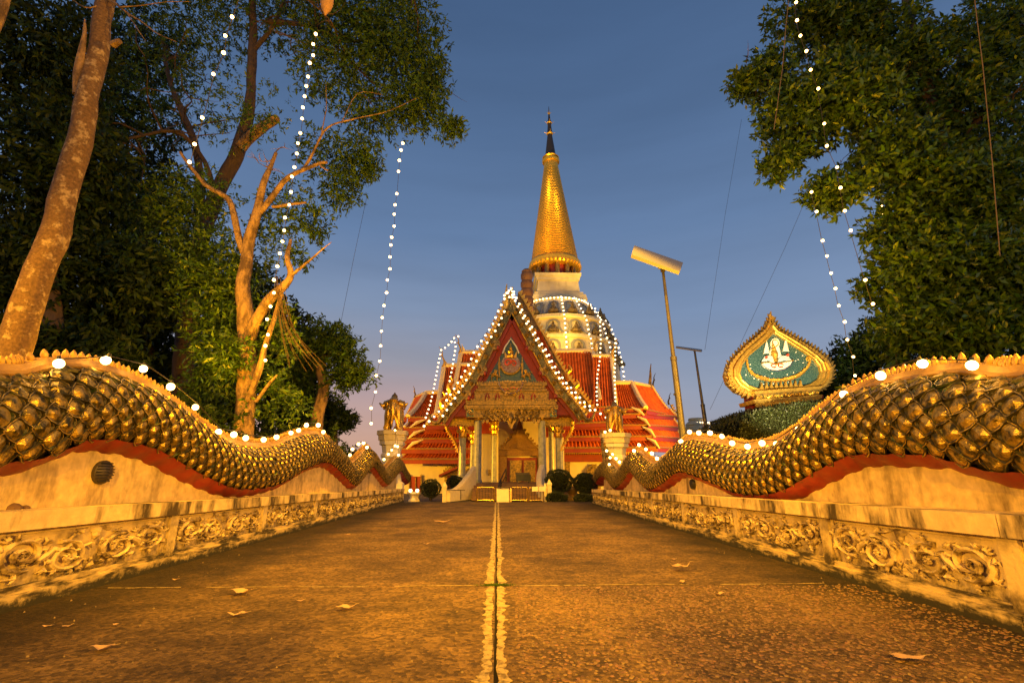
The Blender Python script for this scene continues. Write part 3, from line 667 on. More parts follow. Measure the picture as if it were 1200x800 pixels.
# ================================================================ TEMPLE
M_crown = mat('brown_gilt_carving', (.24, .13, .035), .5, .35, bump=.6, bscale=12, var=.3, vscale=4)
def px_box(mb, x0, y0, x1, y1, Y, depth=.15, mi=None): mb.px([(x0, y0), (x1, y0), (x1, y1), (x0, y1)], Y, depth, mi)
def lathe_px(mb, cx, Y, prof, n=16, rot=.5, mi=None):
    """prof: (py, half width px) from top to bottom, centred on pixel cx at its own height"""
    p0 = P(cx, prof[-1][0], Y); pr = []
    for py, hw in reversed(prof):
        a = P(cx, py, Y); pr.append((a.z, max(.004, (P(cx+hw, py, Y)-a).length)))
    mb.lathe((p0.x, Y), pr, n, rot=rot, mi=mi)
def fins(mb, A, B, Y, step, h, depth=.08, lean=0, out=1, mi=None):
    """row of little flames along the pixel line A>B, standing off by h px to the left of travel (out=1)"""
    (x0, y0), (x1, y1) = A, B; L = math.hypot(x1-x0, y1-y0); n = max(1, int(L/step)); tx, ty = (x1-x0)/L, (y1-y0)/L; nx, ny = ty*out, -tx*out; s = L/n
    for i in range(n):
        a = i*s; bx_, by = x0+tx*a, y0+ty*a; cx, cy = bx_+tx*s, by+ty*s; mx_, my = x0+tx*(a+s*(.5+lean)), y0+ty*(a+s*(.5+lean))
        mb.px([(bx_, by), (cx, cy), (cx*.5+mx_*.5+nx*h*.5+tx*s*.1, cy*.5+my*.5+ny*h*.5), (mx_+nx*h, my+ny*h), (bx_*.6+mx_*.4+nx*h*.55, by*.6+my*.4+ny*h*.55)], Y, depth, mi)
def roof(mb, A, B, C_, D, nrib=30, sag=.3, amp=.085, vs_=8, mi=None):
    """A eave left, B eave right, C ridge right, D ridge left"""
    A, B, C_, D = map(Vector, (A, B, C_, D)); nrm = (B-A).cross(D-A).normalized()
    if nrm.z < 0: nrm = -nrm
    nu = nrib*4; V = []; 
    for j in range(vs_+1):
        v = j/vs_; sg = -sag*4*v*(1-v)*.5
        for i in range(nu+1):
            u = i/nu; a = A.lerp(B, u); b = D.lerp(C_, u); p = a.lerp(b, v)
            V.append(p+Vector((0, 0, sg))+nrm*(amp*abs(math.sin(math.pi*u*nrib))))
    w = nu+1; fs = [(j*w+i, j*w+i+1, (j+1)*w+i+1, (j+1)*w+i) for j in range(vs_) for i in range(nu)]
    mb.add(V, fs, mi)
def trim(mb, A, D, sag=.3, w=.14, off=.07, n=8, mi=None):
    A, D = Vector(A), Vector(D); pts = []
    for j in range(n+1):
        v = j/n; pts.append(A.lerp(D, v)+Vector((0, -.03, off-sag*4*v*(1-v)*.5)))
    mb.tube(pts, w, 6, mi=mi)
def rbuild(quad, nrib, parent, sag=.3, trims='LRT', fascia=None, mt=None, w=.13, under=True):
    mb = MB(); roof(mb, *quad, nrib=nrib, sag=sag); A, B, C_, D = quad
    ro = mb.build('roof', mt or M_tile, parent)
    t = MB()
    if 'L' in trims: trim(t, A, D, sag, w)
    if 'R' in trims: trim(t, B, C_, sag, w)
    if 'T' in trims: t.tube([Vector(D)+Vector((0, 0, .08)), Vector(C_)+Vector((0, 0, .08))], w*1.1, 6)
    if t.v: t.build('edge_band', M_cream, ro, smooth=True)
    if under:
        t = MB(); a, b = Vector(A), Vector(B); d = (b-a).normalized(); back = Vector((0, .25, 0)) if abs(d.x) > .6 else Vector((-.25, 0, 0))
        t.prism([a+Vector((0, 0, .0)), b+Vector((0, 0, .0)), b+Vector((0, 0, -.26)), a+Vector((0, 0, -.26))], back); t.build('fascia', M_red, ro)
        t = MB(); t.tube([a+Vector((0, -.02, .02)), b+Vector((0, -.02, .02))], .05, 5); t.build('eave_moulding', M_gold, ro)
    return ro
TY = 26.0
temple = empty('temple_hall', (1, 26, 0), 'red and gold temple hall with tiered tile roofs and columned porch behind the steps', 'temple')
# --- main hall body
def hallbox(x0, x1, y0, y1, z1, mt, name='wall', z0=-.05):
    mb = MB(); mb.box(((x0+x1)/2, (y0+y1)/2, (z0+z1)/2), (x1-x0, y1-y0, z1-z0)); return mb.build(name, mt, temple)
wl = P(468, 545, 31.5).x; wr = P(762, 545, 31.5).x; zt = P(600, 538, 31.5).z
hallbox(wl, wr, 31.5, 38, zt+.3, M_wall)
hallbox(P(556, 545, 29).x, P(662, 545, 29).x, 29.2, 31.6, P(600, 470, 29).z, M_wall)
mb = MB(); px_box(mb, 470, 580, 770, 588, 31.35, .1); mb.build('wall_base', M_brown, temple)
# soffit and hanging eave boards (dark red), dentils
for (x0, x1) in ((470, 566), (640, 762)):
    mb = MB(); px_box(mb, x0, 500, x1, 529, 30.6, .2); mb.build('eave_board', M_reddk, temple)
    mb = MB(); px_box(mb, x0, 531, x1, 541, 31.25, .2); mb.build('cornice', M_red, temple)
    mb = MB(); fins(mb, (x0, 529), (x1, 529), 30.8, 2.6, 3.6, .1, out=-1); px_box(mb, x0, 527, x1, 529.3, 30.78, .15); mb.build('dentil_band', M_gold, temple)
# --- big upper roofs facing the forecourt
def Q(a, b, c, d, Ye, Yr, Yb=None): return (P(*a, Ye), P(*b, Ye), P(*c, Yr), P(*d, Yr))
rbuild(Q((527, 478), (703, 470), (695, 412), (540, 414), 31.0, 34.5), 46, temple, sag=.5, w=.16)
rbuild(Q((511, 487), (560, 487), (560, 428), (520, 430), 30.4, 33.8), 14, temple, sag=.5, trims='LT', w=.16)
rbuild(Q((694, 478), (722, 476), (716, 418), (694, 418), 30.4, 33.8), 8, temple, sag=.5, trims='RT', w=.12)
rbuild(Q((650, 486), (704, 482), (702, 470), (655, 470), 30.2, 30.9), 16, temple, sag=.05, trims='', w=.1)
rbuild(Q((500, 498), (560, 498), (556, 486), (508, 487), 29.9, 30.5), 16, temple, sag=.05, trims='L', w=.1)
rbuild(Q((655, 497), (724, 494), (716, 482), (658, 484), 29.9, 30.5), 18, temple, sag=.05, trims='R', w=.1)
# gable end boards of the cross roof seen edge on (the transept stands deep)
mb = MB(); mb.px([(541, 413), (695, 411), (700, 470), (530, 478)], 34.7, 3.0); mb.build('transept_core', M_reddk, temple)
# --- right wing
def wing(fl, fr, rr, rl, sb, sr, Yf, Yr, Yb, ribs=(12, 16)):
    rbuild((P(*fl, Yf), P(*fr, Yf), P(*rr, Yr), P(*rl, Yr)), ribs[0], temple, sag=.35, trims='T' if fl[0] < fr[0] and rl[0] < rr[0] else 'T', w=.10)
rbuild(Q((712, 480), (757, 479), (741, 450), (712, 450), 30.6, 33.0), 14, temple, sag=.3, trims='RT', w=.17)
rbuild((P(758, 480, 30.6), P(789, 487, 36), P(764, 454, 36), P(743, 450, 33.0)), 14, temple, sag=.4, trims='RT', w=.12)
tiers = [(486, 752, 793, 478), (499, 759, 797, 489), (512, 765, 800, 501), (525, 770, 803, 514)]
for i, (ye, xf, xs, yt) in enumerate(tiers):
    Y0 = 30.4-.25*i
    rbuild((P(655 if i else 700, ye, Y0), P(xf, ye-1, Y0), P(xf-9, yt, Y0+.8), P(655 if i else 700, yt, Y0+.8)), 26, temple, sag=.05, trims='R', w=.09)
    rbuild((P(xf+.5, ye-1, Y0), P(xs, ye+2, 36), P(xs-8, yt+2, 35.5), P(xf-8, yt, Y0+.8)), 12, temple, sag=.05, trims='R', w=.09, under=True)
    mb = MB(); a = P(xf-12, yt-1, Y0+.2); b = P(xf-3, yt+3, Y0); c = P(xf+3, ye+.5, Y0-.15); mb.tube([a, b, c], [.05, .12, .04], 6); mb.build('corner_tip', M_cream, temple, smooth=True)
# --- left wing
rbuild(Q((478, 489), (520, 489), (515, 461), (499, 462), 30.6, 33.0), 14, temple, sag=.35, trims='LT', w=.17)
rbuild((P(468, 499, 35), P(477, 489, 30.6), P(499, 461, 33.0), P(487, 466, 35.5)), 8, temple, sag=.4, trims='LT', w=.10)
for i, (ye, xf, yt, xr) in enumerate([(501, 474, 492, 520), (514, 472, 504, 545), (526, 470, 516, 560), (538, 468, 529, 560)]):
    Y0 = 30.4-.2*i
    rbuild((P(xf, ye, Y0), P(xr, ye, Y0), P(xr, yt, Y0+.8), P(xf+10, yt, Y0+.8)), 22, temple, sag=.05, trims='L', w=.09)
    if i < 3:
        mb = MB(); mb.tube([P(xf+26, yt-1, Y0+.2), P(xf+14, yt+3, Y0), P(xf+6, ye, Y0-.1)], [.04, .12, .04], 6); mb.build('corner_tip', M_cream, temple, smooth=True)
# --- roof finials (chofa)
def chofa(x, y0, y1, Y, dx=4, mt=M_gold, w=.10):
    mb = MB(); h = y0-y1
    pts = [P(x, y0, Y), P(x-dx*.35, y0-h*.25, Y), P(x+dx*.15, y0-h*.55, Y), P(x+dx*.15, y0-h*.75, Y), P(x+dx*.9, y1, Y)]
    mb.tube(spline(pts, 4), [w*(1-.85*i/16) for i in range(17)], 6)
    mb.tube([P(x+dx*.1, y0-h*.62, Y), P(x+dx*.75, y0-h*.5, Y)], [w*.6, w*.1], 5); return mb.build('finial', mt, temple, smooth=True)
chofa(519, 430, 406, 33.6, -5); chofa(538, 414, 392, 34.3, -5); chofa(719, 418, 397, 33.6, 6); chofa(698, 412, 386, 34.3, 5)
chofa(486, 466, 452, 35.3, -2, M_golddk, .09); chofa(762, 456, 426, 35.6, 1, M_golddk, .16); chofa(766, 455, 437, 36, 2.5, M_dark, .09); chofa(784, 474, 460, 36, 2.5, M_dark, .08)
# stepped barge on the right wing edge
mb = MB()
fins(mb, (786, 474), (799, 500), 36.2, 3.2, 4, .2, out=1); mb.build('flame_fringe', M_golddk, temple)
mb = MB(); fins(mb, (765, 456), (784, 482), 35.9, 3.2, 3, .2, out=1); mb.build('flame_fringe', M_red, temple)
# flared trims on top of the transept (cream horn shapes)
for s in ([(541, 403), (546, 411), (562, 413), (562, 417), (541, 417)], [(521, 421), (526, 428), (536, 431), (534, 435), (519, 434)], [(700, 402), (694, 409), (680, 413), (680, 417), (701, 417)], [(719, 411), (714, 417), (704, 419), (704, 424), (720, 424)]):
    mb = MB(); mb.px(s, 33.7 if s[0][0] in (521, 719) else 34.4, .3); mb.build('roof_horn', M_cream, temple)
# --- windows in the hall walls
def crown_window(x0, x1, y0, y1, Y, crown=12):
    mb = MB(); cx = (x0+x1)/2
    px_box(mb, x0, y0, x0+(x1-x0)*.2, y1, Y-.15, .2); px_box(mb, x1-(x1-x0)*.2, y0, x1, y1, Y-.15, .2)
    mb.px([(x0-3, y0+1), (x0-1, y0-3), (cx-3, y0-crown*.6), (cx, y0-crown), (cx+3, y0-crown*.6), (x1+1, y0-3), (x1+3, y0+1)], Y-.2, .25)
    fins(mb, (x0-1, y0-3), (cx, y0-crown), Y-.22, 3, 2.5, .1); fins(mb, (cx, y0-crown), (x1+1, y0-3), Y-.22, 3, 2.5, .1)
    f = mb.build('window_frame', M_golddk, temple)
    mb = MB(); px_box(mb, x0+(x1-x0)*.2, y0, x1-(x1-x0)*.2, y1, Y-.05, .06); mb.build('shutter', M_red, f)
    return f
crown_window(689, 704, 556, 580, 31.45, 12); crown_window(521, 536, 556, 580, 31.45, 12)
mb = MB(); px_box(mb, 480, 558, 493, 586, 31.4, .1); w_ = mb.build('door', M_reddk, temple)
mb = MB(); px_box(mb, 479, 556, 480.5, 586, 31.3, .12); px_box(mb, 486.3, 558, 487.3, 586, 31.3, .12); px_box(mb, 492.6, 556, 494, 586, 31.3, .12); mb.build('door_frame', M_golddk, w_)
mb = MB(); px_box(mb, 662, 537, 668, 560, 31.3, .2); mb.build('pilaster', M_golddk, temple)
mb = MB(); px_box(mb, 752, 552, 758, 582, 31.3, .2); mb.build('pilaster', M_golddk, temple)
# red awning over the left side door
mb = MB(); mb.prism([P(514, 556, 29.6), P(536, 546, 29.6), P(540, 547, 31), P(518, 557, 31)], (0, 0, -.12)); mb.build('awning', M_red, temple)
# --- porch: floor, back wall, doorway
FY = 24.2
zf = P(600, 565, FY).z
mb = MB(); xa, xb = P(536, 565, FY-.5).x, P(664, 565, FY-.5).x; mb.box(((xa+xb)/2, (FY-.7+29.2)/2, zf/2-.03), (xb-xa, 29.2-FY+.7, zf-.0)); mb.build('porch_floor', M_brown, temple)
for i in range(5):
    z1 = zf*(1-(i+1)/6); y1 = FY-.7-i*.42; mb = MB(); x0, x1 = P(555, 570, FY-1).x, P(632, 570, FY-1).x
    mb.box(((x0+x1)/2, y1-.21, z1/2), (x1-x0, .42, z1)); mb.build('step', M_brown, temple)
BY = 29.0
mb = MB(); px_box(mb, 583, 532, 594.5, 568, BY, .2); px_box(mb, 629, 532, 634, 568, BY, .2)
mb.px([(581, 534), (582, 527), (634, 527), (635, 534)], BY-.2, .4)
for k, (y, w_, h) in enumerate(((527, 22, 7), (520, 16, 6), (514, 10.5, 6), (508, 6.5, 5))): mb.px([(609-w_, y), (609-w_*.92, y-h*.5), (609-w_*.72, y-h), (609+w_*.72, y-h), (609+w_*.92, y-h*.5), (609+w_, y)], BY-.25+k*.04, .35); fins(mb, (609-w_, y-h*.4), (609-w_*.7, y-h-1), BY-.28, 3, 3, .1); fins(mb, (609+w_*.7, y-h-1), (609+w_, y-h*.4), BY-.28, 3, 3, .1)
fins(mb, (582, 527), (634, 527), BY-.3, 4, 4, .1); mb.px([(604, 504), (607, 496), (609, 484), (611, 496), (614, 504)], BY-.1, .2); mb.px([(600, 525), (609, 512), (618, 525)], BY-.4, .15)
mb.build('door_crown', M_crown, temple)
mb = MB(); px_box(mb, 594, 536, 630, 568, BY, .12); dr = mb.build('door', M_red, temple)
for a, b in ((597.5, 611), (614, 627.5)):
    mb = MB(); px_box(mb, a, 539, b, 567, BY-.06, .08)
    for yy in range(541, 566, 4):
        for xx in np.arange(a+2, b-1, 3.8): c = P(xx, yy, BY-.06); mb.box(tuple(c), (.11, .06, .11), 0)
    mb.build('door_leaf', M_golddk, dr)
mb = MB(); px_box(mb, 566, 488, 584, 568, BY-.5, .3); mb.build('inner_wall', M_wall, temple)
mb = MB(); px_box(mb, 572, 550, 577, 557, BY-.55, .05); mb.build('notice', M_golddk, temple)
for q_ in ((556, 484, 580, 508), (640, 488, 664, 512)):
    mb = MB(); px_box(mb, *q_, BY-1.2, .2); mb.build('ceiling_board', M_reddk, temple)
mb = MB(); mb.prism([P(545, 490, 24.6), P(655, 490, 24.6), P(655, 492, 29), P(552, 492, 29)], (0, 0, .12)); mb.build('ceiling', M_reddk, temple)
def column(x, y0, y1, hw, Y, cap=14):
    c = MB(); p0 = P(x, y1, Y); p1 = P(x, y0, Y); r = hw/ppm(Y, 3); c.lathe((p0.x, Y), [(p0.z, r*1.25), (p0.z+.12, r*1.25), (p0.z+.16, r*1.05), (p0.z+.3, r), (p1.z, r*.9)], 12, rot=.5); col = c.build('column', M_marble, temple)
    c = MB(); z = p1.z; c.lathe((p0.x, Y), [(z-.05, r*1.0), (z, r*1.15), (z+.05, r*.95), (z+.22, r*1.05), (z+.30, r*1.5), (z+.33, r*1.15), (z+.5, r*1.3), (z+.62, r*1.75), (z+.68, r*1.2)], 12, rot=.5)
    for zz in (z+.22, z+.55):
        for k in range(10):
            a = k*.628; q = Vector((p0.x+math.cos(a)*r*1.2, Y+math.sin(a)*r*1.2, zz)); c.tube([q, q+Vector((math.cos(a)*.06, math.sin(a)*.06, .09)), q+Vector((math.cos(a)*.10, math.sin(a)*.10, .16))], [.05, .04, .01], 4)
    c.build('capital', M_gold, col, smooth=False)
column(559, 492, 566, 4.8, 24.4); column(636, 492, 566, 4.6, 24.4); column(541, 512, 560, 4.4, 25.4); column(656, 512, 560, 4.4, 25.4)
column(578.5, 509, 566, 3.3, 27.8); column(647, 505, 564, 3.5, 27.6); column(553, 520, 562, 3, 28); 
# --- entablature of the porch
mb = MB(); EY = 24.0
for (x0, x1, y0, y1, Y, d) in ((558, 641, 449, 451.5, EY-.15, .5), (560, 639, 452, 455, EY-.08, .4), (558, 641, 455.5, 458, EY-.14, .5), (556, 643, 458, 469, EY, .3), (546, 652, 470, 474, EY-.1, .5), (544, 654, 474.5, 477, EY-.2, .6), (546, 652, 477, 489, EY+.02, .3), (521, 562, 491, 497, 25.0, .5), (636, 673, 491, 497, 25.0, .5)):
    px_box(mb, x0, y0, x1, y1, Y, d)
fins(mb, (558, 449), (641, 449), EY-.16, 2.8, 3.2, .1); fins(mb, (545, 470), (653, 470), EY-.12, 3.0, 3.6, .1); fins(mb, (544, 477.4), (654, 477.4), EY-.2, 2.4, 2.5, .1, out=-1)
fins(mb, (521, 491), (548, 491), 24.95, 3, 3.5, .1); fins(mb, (646, 491), (673, 491), 24.95, 3, 3.5, .1); fins(mb, (521, 497), (560, 497), 24.95, 3, 3, .1, out=-1); fins(mb, (640, 497), (673, 497), 24.95, 3, 3, .1, out=-1)
mb.build('entablature', M_golddk, temple)
for x in (571, 583, 611, 625):
    mb = MB(); mb.px([(x-3, 469), (x-3, 464), (x, 459.5), (x+3, 464), (x+3, 469)], EY-.03, .05); nch = mb.build('niche', M_reddk, temple)
    mb = MB(); lathe_px(mb, x, EY-.06, [(461, .3), (463.5, .8), (465, .9), (466, 1.7), (468.5, 2)], 8); mb.build('figure', M_gold, nch, smooth=True)
for x in (551, 648.5):
    mb = MB(); px_box(mb, x-4, 478, x+4, 488, EY-.06, .06); pn = mb.build('panel', M_blue, temple)
def curl(mb, x, y, r, Y, a0, turns=1.3, sgn=1, w=.05, th=.8):
    pts = [P(x+r*(1-.85*t/10)*math.cos(R(a0)+sgn*turns*6.283*t/10), y-r*(1-.85*t/10)*math.sin(R(a0)+sgn*turns*6.283*t/10), Y-.01*t) for t in range(11)]; mb.tube(pts, [w*(1-.05*i) for i in range(11)], 5)
# lintel foliage with pendant
mb = MB()
for i, x in enumerate((569, 576, 584, 592, 606, 614, 622, 629)):
    s = 1 if x < 598 else -1; curl(mb, x, 484, 4.2, EY-.05, 90, 1.4, s, .055); curl(mb, x+s*1.5, 491-abs(i-3.5)*.6, 3.0, EY-.08, -60, 1.2, -s, .045)
for k in range(14):
    x = 566+k*5; t = abs(x-599)/33; y = 495-7*min(1, t)**2*(-.2 if t > .75 else 1); mb.px([(x-2.2, y-5), (x+2.2, y-5), (x+1.6, y-2), (x, y+.3), (x-1.6, y-2)], EY-.03, .1)
mb.px([(590, 480), (608, 480), (605, 492), (602, 497), (599, 503), (596, 497), (593, 492)], EY-.02, .12); lathe_px(mb, 599, EY-.1, [(483, .5), (486, 2.5), (490, 3.6), (494, 2.2), (497, .4)], 8)
px_box(mb, 564, 478.5, 634, 482, EY, .12); mb.build('lintel_foliage', M_golddk, temple, smooth=False)
for x in (551, 648.5): 
    mb = MB(); curl(mb, x-1.5, 482, 2.5, EY-.08, 0, 1.3, 1, .035); curl(mb, x+1.5, 484, 2.5, EY-.08, 180, 1.3, 1, .035); mb.build('scroll', M_gold, temple)
# curved side brackets
for pts in ([(523, 494), (524, 503), (530, 512), (535, 522), (537, 530)], [(671, 494), (670, 503), (665, 512), (660, 520), (657, 528)]):
    mb = MB(); mb.tube(spline([P(x, y, 25.1) for x, y in pts], 4), [.16-.006*i for i in range(17)], 6, flat=.6)
    s = 1 if pts[0][0] < 600 else -1
    for i in range(4): fins(mb, pts[i] if s > 0 else pts[i+1], pts[i+1] if s > 0 else pts[i], 25.05, 3.2, 3.5, .1, out=-1 if s > 0 else -1)
    mb.build('bracket', M_gold, temple)
# --- gable 1 of the porch
Lo = [(599, 352), (592, 364), (585, 378), (579, 390), (573, 401), (566, 415), (558, 431), (549, 446), (540, 458), (530, 470), (521, 481), (514, 492)]
Ro = [(601, 352), (608, 364), (615, 378), (621, 390), (628, 401), (636, 415), (644, 431), (653, 445), (661, 456), (670, 467), (679, 478), (686, 489)]
def inner(pl, s, w): 
    out = []
    for i, (x, y) in enumerate(pl):
        a = pl[max(0, i-1)]; b = pl[min(len(pl)-1, i+1)]; l = math.hypot(b[0]-a[0], b[1]-a[1]); nx, ny = -(b[1]-a[1])/l, (b[0]-a[0])/l
        out.append((x+nx*w*s, y+ny*w*s))
    out[0] = (600, pl[0][1]+w*1.9); return out
GY = 23.8
for pl, s in ((Lo, -1), (Ro, 1)):
    i1 = inner(pl, s, 8); i2 = inner(pl, s, 13)
    mb = MB(); mb.band(pl, i1, GY, .25); bb = mb.build('barge_board', M_barge if 'M_barge' in globals() else M_golddk, temple)
    mb = MB(); mb.band(i1, i2, GY+.12, .2); mb.build('inner_board', M_red, temple)
    mb = MB()
    for a, b in zip(pl[1:], pl[2:]): fins(mb, a if s < 0 else b, b if s < 0 else a, GY+.05, 3.4, 5.5, .12, lean=-.3 if s < 0 else .3, out=-1)
    mb.build('flame_fringe', M_goldsh, bb)
    mb = MB(); mb.tube([P(x, y, GY-.05) for x, y in pl], .045, 5); mb.tube([P(x, y, GY-.05) for x, y in i1], .04, 5)
    for k in range(1, len(pl)-1, 1):
        x, y = (pl[k][0]+i1[k][0])/2, (pl[k][1]+i1[k][1])/2; lathe = P(x, y, GY-.02); mb.tube([lathe+Vector((0, 0, -.16)), lathe+Vector((0, -.08, 0)), lathe+Vector((0, 0, .16))], [.05, .12, .04], 6)
    mb.build('barge_carving', M_golddk, bb, smooth=True)
    # swelling lobes under the barge and the upturned end
    for k in (4, 6, 8):
        mb = MB(); x, y = i1[k]; mb.px([(x-5, y-5), (x+5, y-6), (x+6, y), (x+2*s+2, y+5), (x-3, y+4)], GY-.06, .2); mb.build('lobe', M_golddk, bb)
        mb = MB(); x, y = i2[k]; lathe_px(mb, x-s*-.5, GY-.08, [(y-3, .4), (y-1, 2), (y+1.5, 2), (y+3, .4)], 8); mb.build('boss', M_red, bb, smooth=True)
    e = pl[-1]; mb = MB(); mb.tube(spline([P(e[0]-s*4, e[1]-4, GY-.05), P(e[0]+s*1, e[1]+3, GY-.05), P(e[0]+s*8, e[1]+1, GY-.05), P(e[0]+s*11, e[1]-7, GY-.05)], 4), [.22-.013*i for i in range(13)], 7, flat=.7); mb.build('naga_end', M_golddk, bb, smooth=True)
mb = MB(); mb.px([(600, 372), (581, 412), (563, 449), (636, 449), (619, 412)], GY+.35, .2); ped = mb.build('pediment', M_reddk, temple)
mb = MB(); mb.px([(599, 394), (592, 407), (582, 425), (568, 449), (631, 449), (616, 425), (606, 407)], GY+.28, .08); mb.build('pediment_field', M_blue, temple)
# emblem on the pediment: round medallion, crown, ring and two beasts
def disc(mb, x, y, rx, ry, Y, d=.05, n=20, mi=None): mb.px([(x+rx*math.cos(6.2832*k/n), y-ry*math.sin(6.2832*k/n)) for k in range(n)], Y, d, mi)
EYm = GY+.2; emb = empty('emblem', P(599, 440, EYm)); emb.parent = temple; emb.location = P(599, 440, EYm)-WL[temple.name]; WL[emb.name] = P(599, 440, EYm)
def ep(name, m, fn, smooth=False): b = MB(); fn(b); return b.build(name, m, emb, smooth)
ep('medallion', M_hair, lambda b: disc(b, 598.5, 426, 11, 10.5, EYm, .06))
ep('medallion_rim', M_gold, lambda b: b.tube([P(598.5+11.5*math.cos(R(a)), 427-11*math.sin(R(a)), EYm-.03) for a in range(-170, -5, 11)], .05, 5))
ep('medallion_figure', M_red_en, lambda b: (curl(b, 595, 425, 5, EYm-.04, 0, 1.2, 1, .05), curl(b, 602, 426, 4.5, EYm-.04, 180, 1.2, -1, .05)))
ep('crown', M_gold, lambda b: (lathe_px(b, 598.5, EYm-.02, [(402, .3), (406, .9), (408, 2.2), (410, 1.6), (412, 3.6), (414, 2.8), (417, 4.6), (419, 4.2)], 8), b.px([(592, 419), (591, 411), (594, 416), (603, 416), (606, 411), (605, 419)], EYm-.05, .06)))
ep('flame_arch', M_palewhite, lambda b: (b.tube([P(589, 414, EYm), P(592, 406, EYm), P(598.5, 397, EYm), P(605, 406, EYm), P(608, 414, EYm)], .045, 5)))
for s in (-1, 1):
    ep('side_umbrella', M_gold, lambda b: (lathe_px(b, 598.5+s*13.5, EYm, [(418, .3), (424, 1), (426, 1.8), (430, 1.4), (440, .6), (442, 2)], 6)))
    def beast(b):
        x = 598.5+s*19; b.tube([P(x+s*3, 440, EYm-.03), P(x, 437.5, EYm-.05), P(x-s*3.5, 440.5, EYm-.03)], [.08, .10, .07], 6); b.tube([P(x-s*1, 437, EYm-.06), P(x-s*1.5, 433.5, EYm-.07)], [.06, .09], 6)
        for dx in (-3.5, 3): b.tube([P(x+s*dx, 440, EYm-.03), P(x+s*(dx+.8), 445, EYm-.03)], .035, 4)
        curl(b, x+s*4, 437, 2, EYm-.04, 0, 1, s, .025)
    ep('beast', M_gold, beast)
ep('garland', M_gold, lambda b: ([disc(b, 580+k*3, 447+math.sin(k)*.6, 1.3, 1.2, EYm-.03, .06, 6) for k in range(13)]))
ep('ribbon', M_hair, lambda b: b.tube([P(598.5+14*math.cos(R(a)), 447-14*math.sin(R(a)), EY-.3) for a in range(-180, 1, 12)], .07, 6, flat=.5))
ep('ribbon_knot', M_gold, lambda b: (curl(b, 594, 462, 3, EY-.3, 0, 1.2, 1, .05), curl(b, 603, 462, 3, EY-.3, 180, 1.2, -1, .05)))
ep('garland', M_red_en, lambda b: ([disc(b, 588+k*3.6, 455+1.2*math.sin(k*1.3), 1, .9, EY-.32, .05, 6) for k in range(7)]))
# --- gable 2 behind, a larger set of golden flames, and the finials
L2 = [(x*1.0+9 if x > 599 else x+2, y-10) for x, y in Lo]; R2 = [(607, 342), (616, 356), (624, 370), (631, 383), (639, 396), (647, 410), (655, 425), (663, 438), (671, 449), (680, 460), (688, 470), (694, 480)]
for pl, s in ((L2, -1), (R2, 1)):
    i1 = inner(pl, s, 14); i1[0] = (606, 366); mb = MB(); mb.band(pl, i1, 26.6, .3); b2 = mb.build('rear_barge_board', M_golddk, temple)
    mb = MB()
    for a, b in zip(pl, pl[1:]): fins(mb, a if s < 0 else b, b if s < 0 else a, 26.5, 4.2, 6, .15, lean=-.3 if s < 0 else .3, out=-1)
    if s > 0:
        for k in range(1, len(pl)-1):
            x, y = (pl[k][0]+i1[k][0])/2, (pl[k][1]+i1[k][1])/2; curl(mb, x, y, 3.4, 26.5, 60*k, 1.2, 1, .08); curl(mb, x-4, y+4, 2.6, 26.5, 40*k, 1.2, -1, .07)
    mb.build('flame_fringe', M_goldsh, b2)
mb = MB(); lathe_px(mb, 606, 28.0, [(350, 1), (370, 10), (400, 24)], 4, .5); 
rbuild((P(655, 478, 24.2), P(688, 492, 24.2), P(618, 352, 27.5), P(610, 350, 27.5)), 6, temple, sag=.8, trims='', under=False)
mb = MB(); mb.prism([P(600, 356, 24.1), P(519, 488, 24.1), P(683, 486, 24.1)], (0, 2.6, 0)); mb.build('porch_roof_core', M_reddk, temple)
# shift core so it lies just behind the boards
for x, y1, Y in ((593.5, 333, 24.0), (600.5, 336, 26.4)):
    mb = MB(); mb.tube(spline([P(x+2, 366, Y), P(x+.5, 358, Y), P(x, 350, Y), P(x-.6, 344, Y), P(x+.6, y1, Y)], 4), [.20-.011*i for i in range(17)], 7); mb.tube([P(x, 350, Y), P(x-3, 347, Y)], [.08, .02], 5); mb.build('finial', M_goldsh, temple, smooth=True)
# flanking small golden gable figures left
for (x, y) in ((529, 452), (520, 470), (667, 438), (676, 455)):
    mb = MB(); Y = 25.6; mb.tube(spline([P(x, y+8, Y), P(x-3, y, Y), P(x+2, y-5, Y), P(x-1, y-11, Y)], 4), [.18-.012*i for i in range(13)], 6); mb.build('side_finial', M_goldsh, temple, smooth=True)
# little golden spires right of the gable, in front of the chedi
for (x, y0, y1, w_, Y) in ((641, 425, 392, 5, 30), (630, 420, 376, 6, 31), (650, 440, 412, 5, 29.5)):
    mb = MB(); h = y0-y1; lathe_px(mb, x, Y, [(y1, .3), (y1+h*.3, .8), (y1+h*.32, 1.6), (y1+h*.45, 1.2), (y1+h*.47, 2.6), (y1+h*.62, 2), (y1+h*.64, 3.8), (y1+h*.8, 3), (y1+h*.83, w_), (y0, w_)], 8); mb.build('turret', M_golddk, temple)
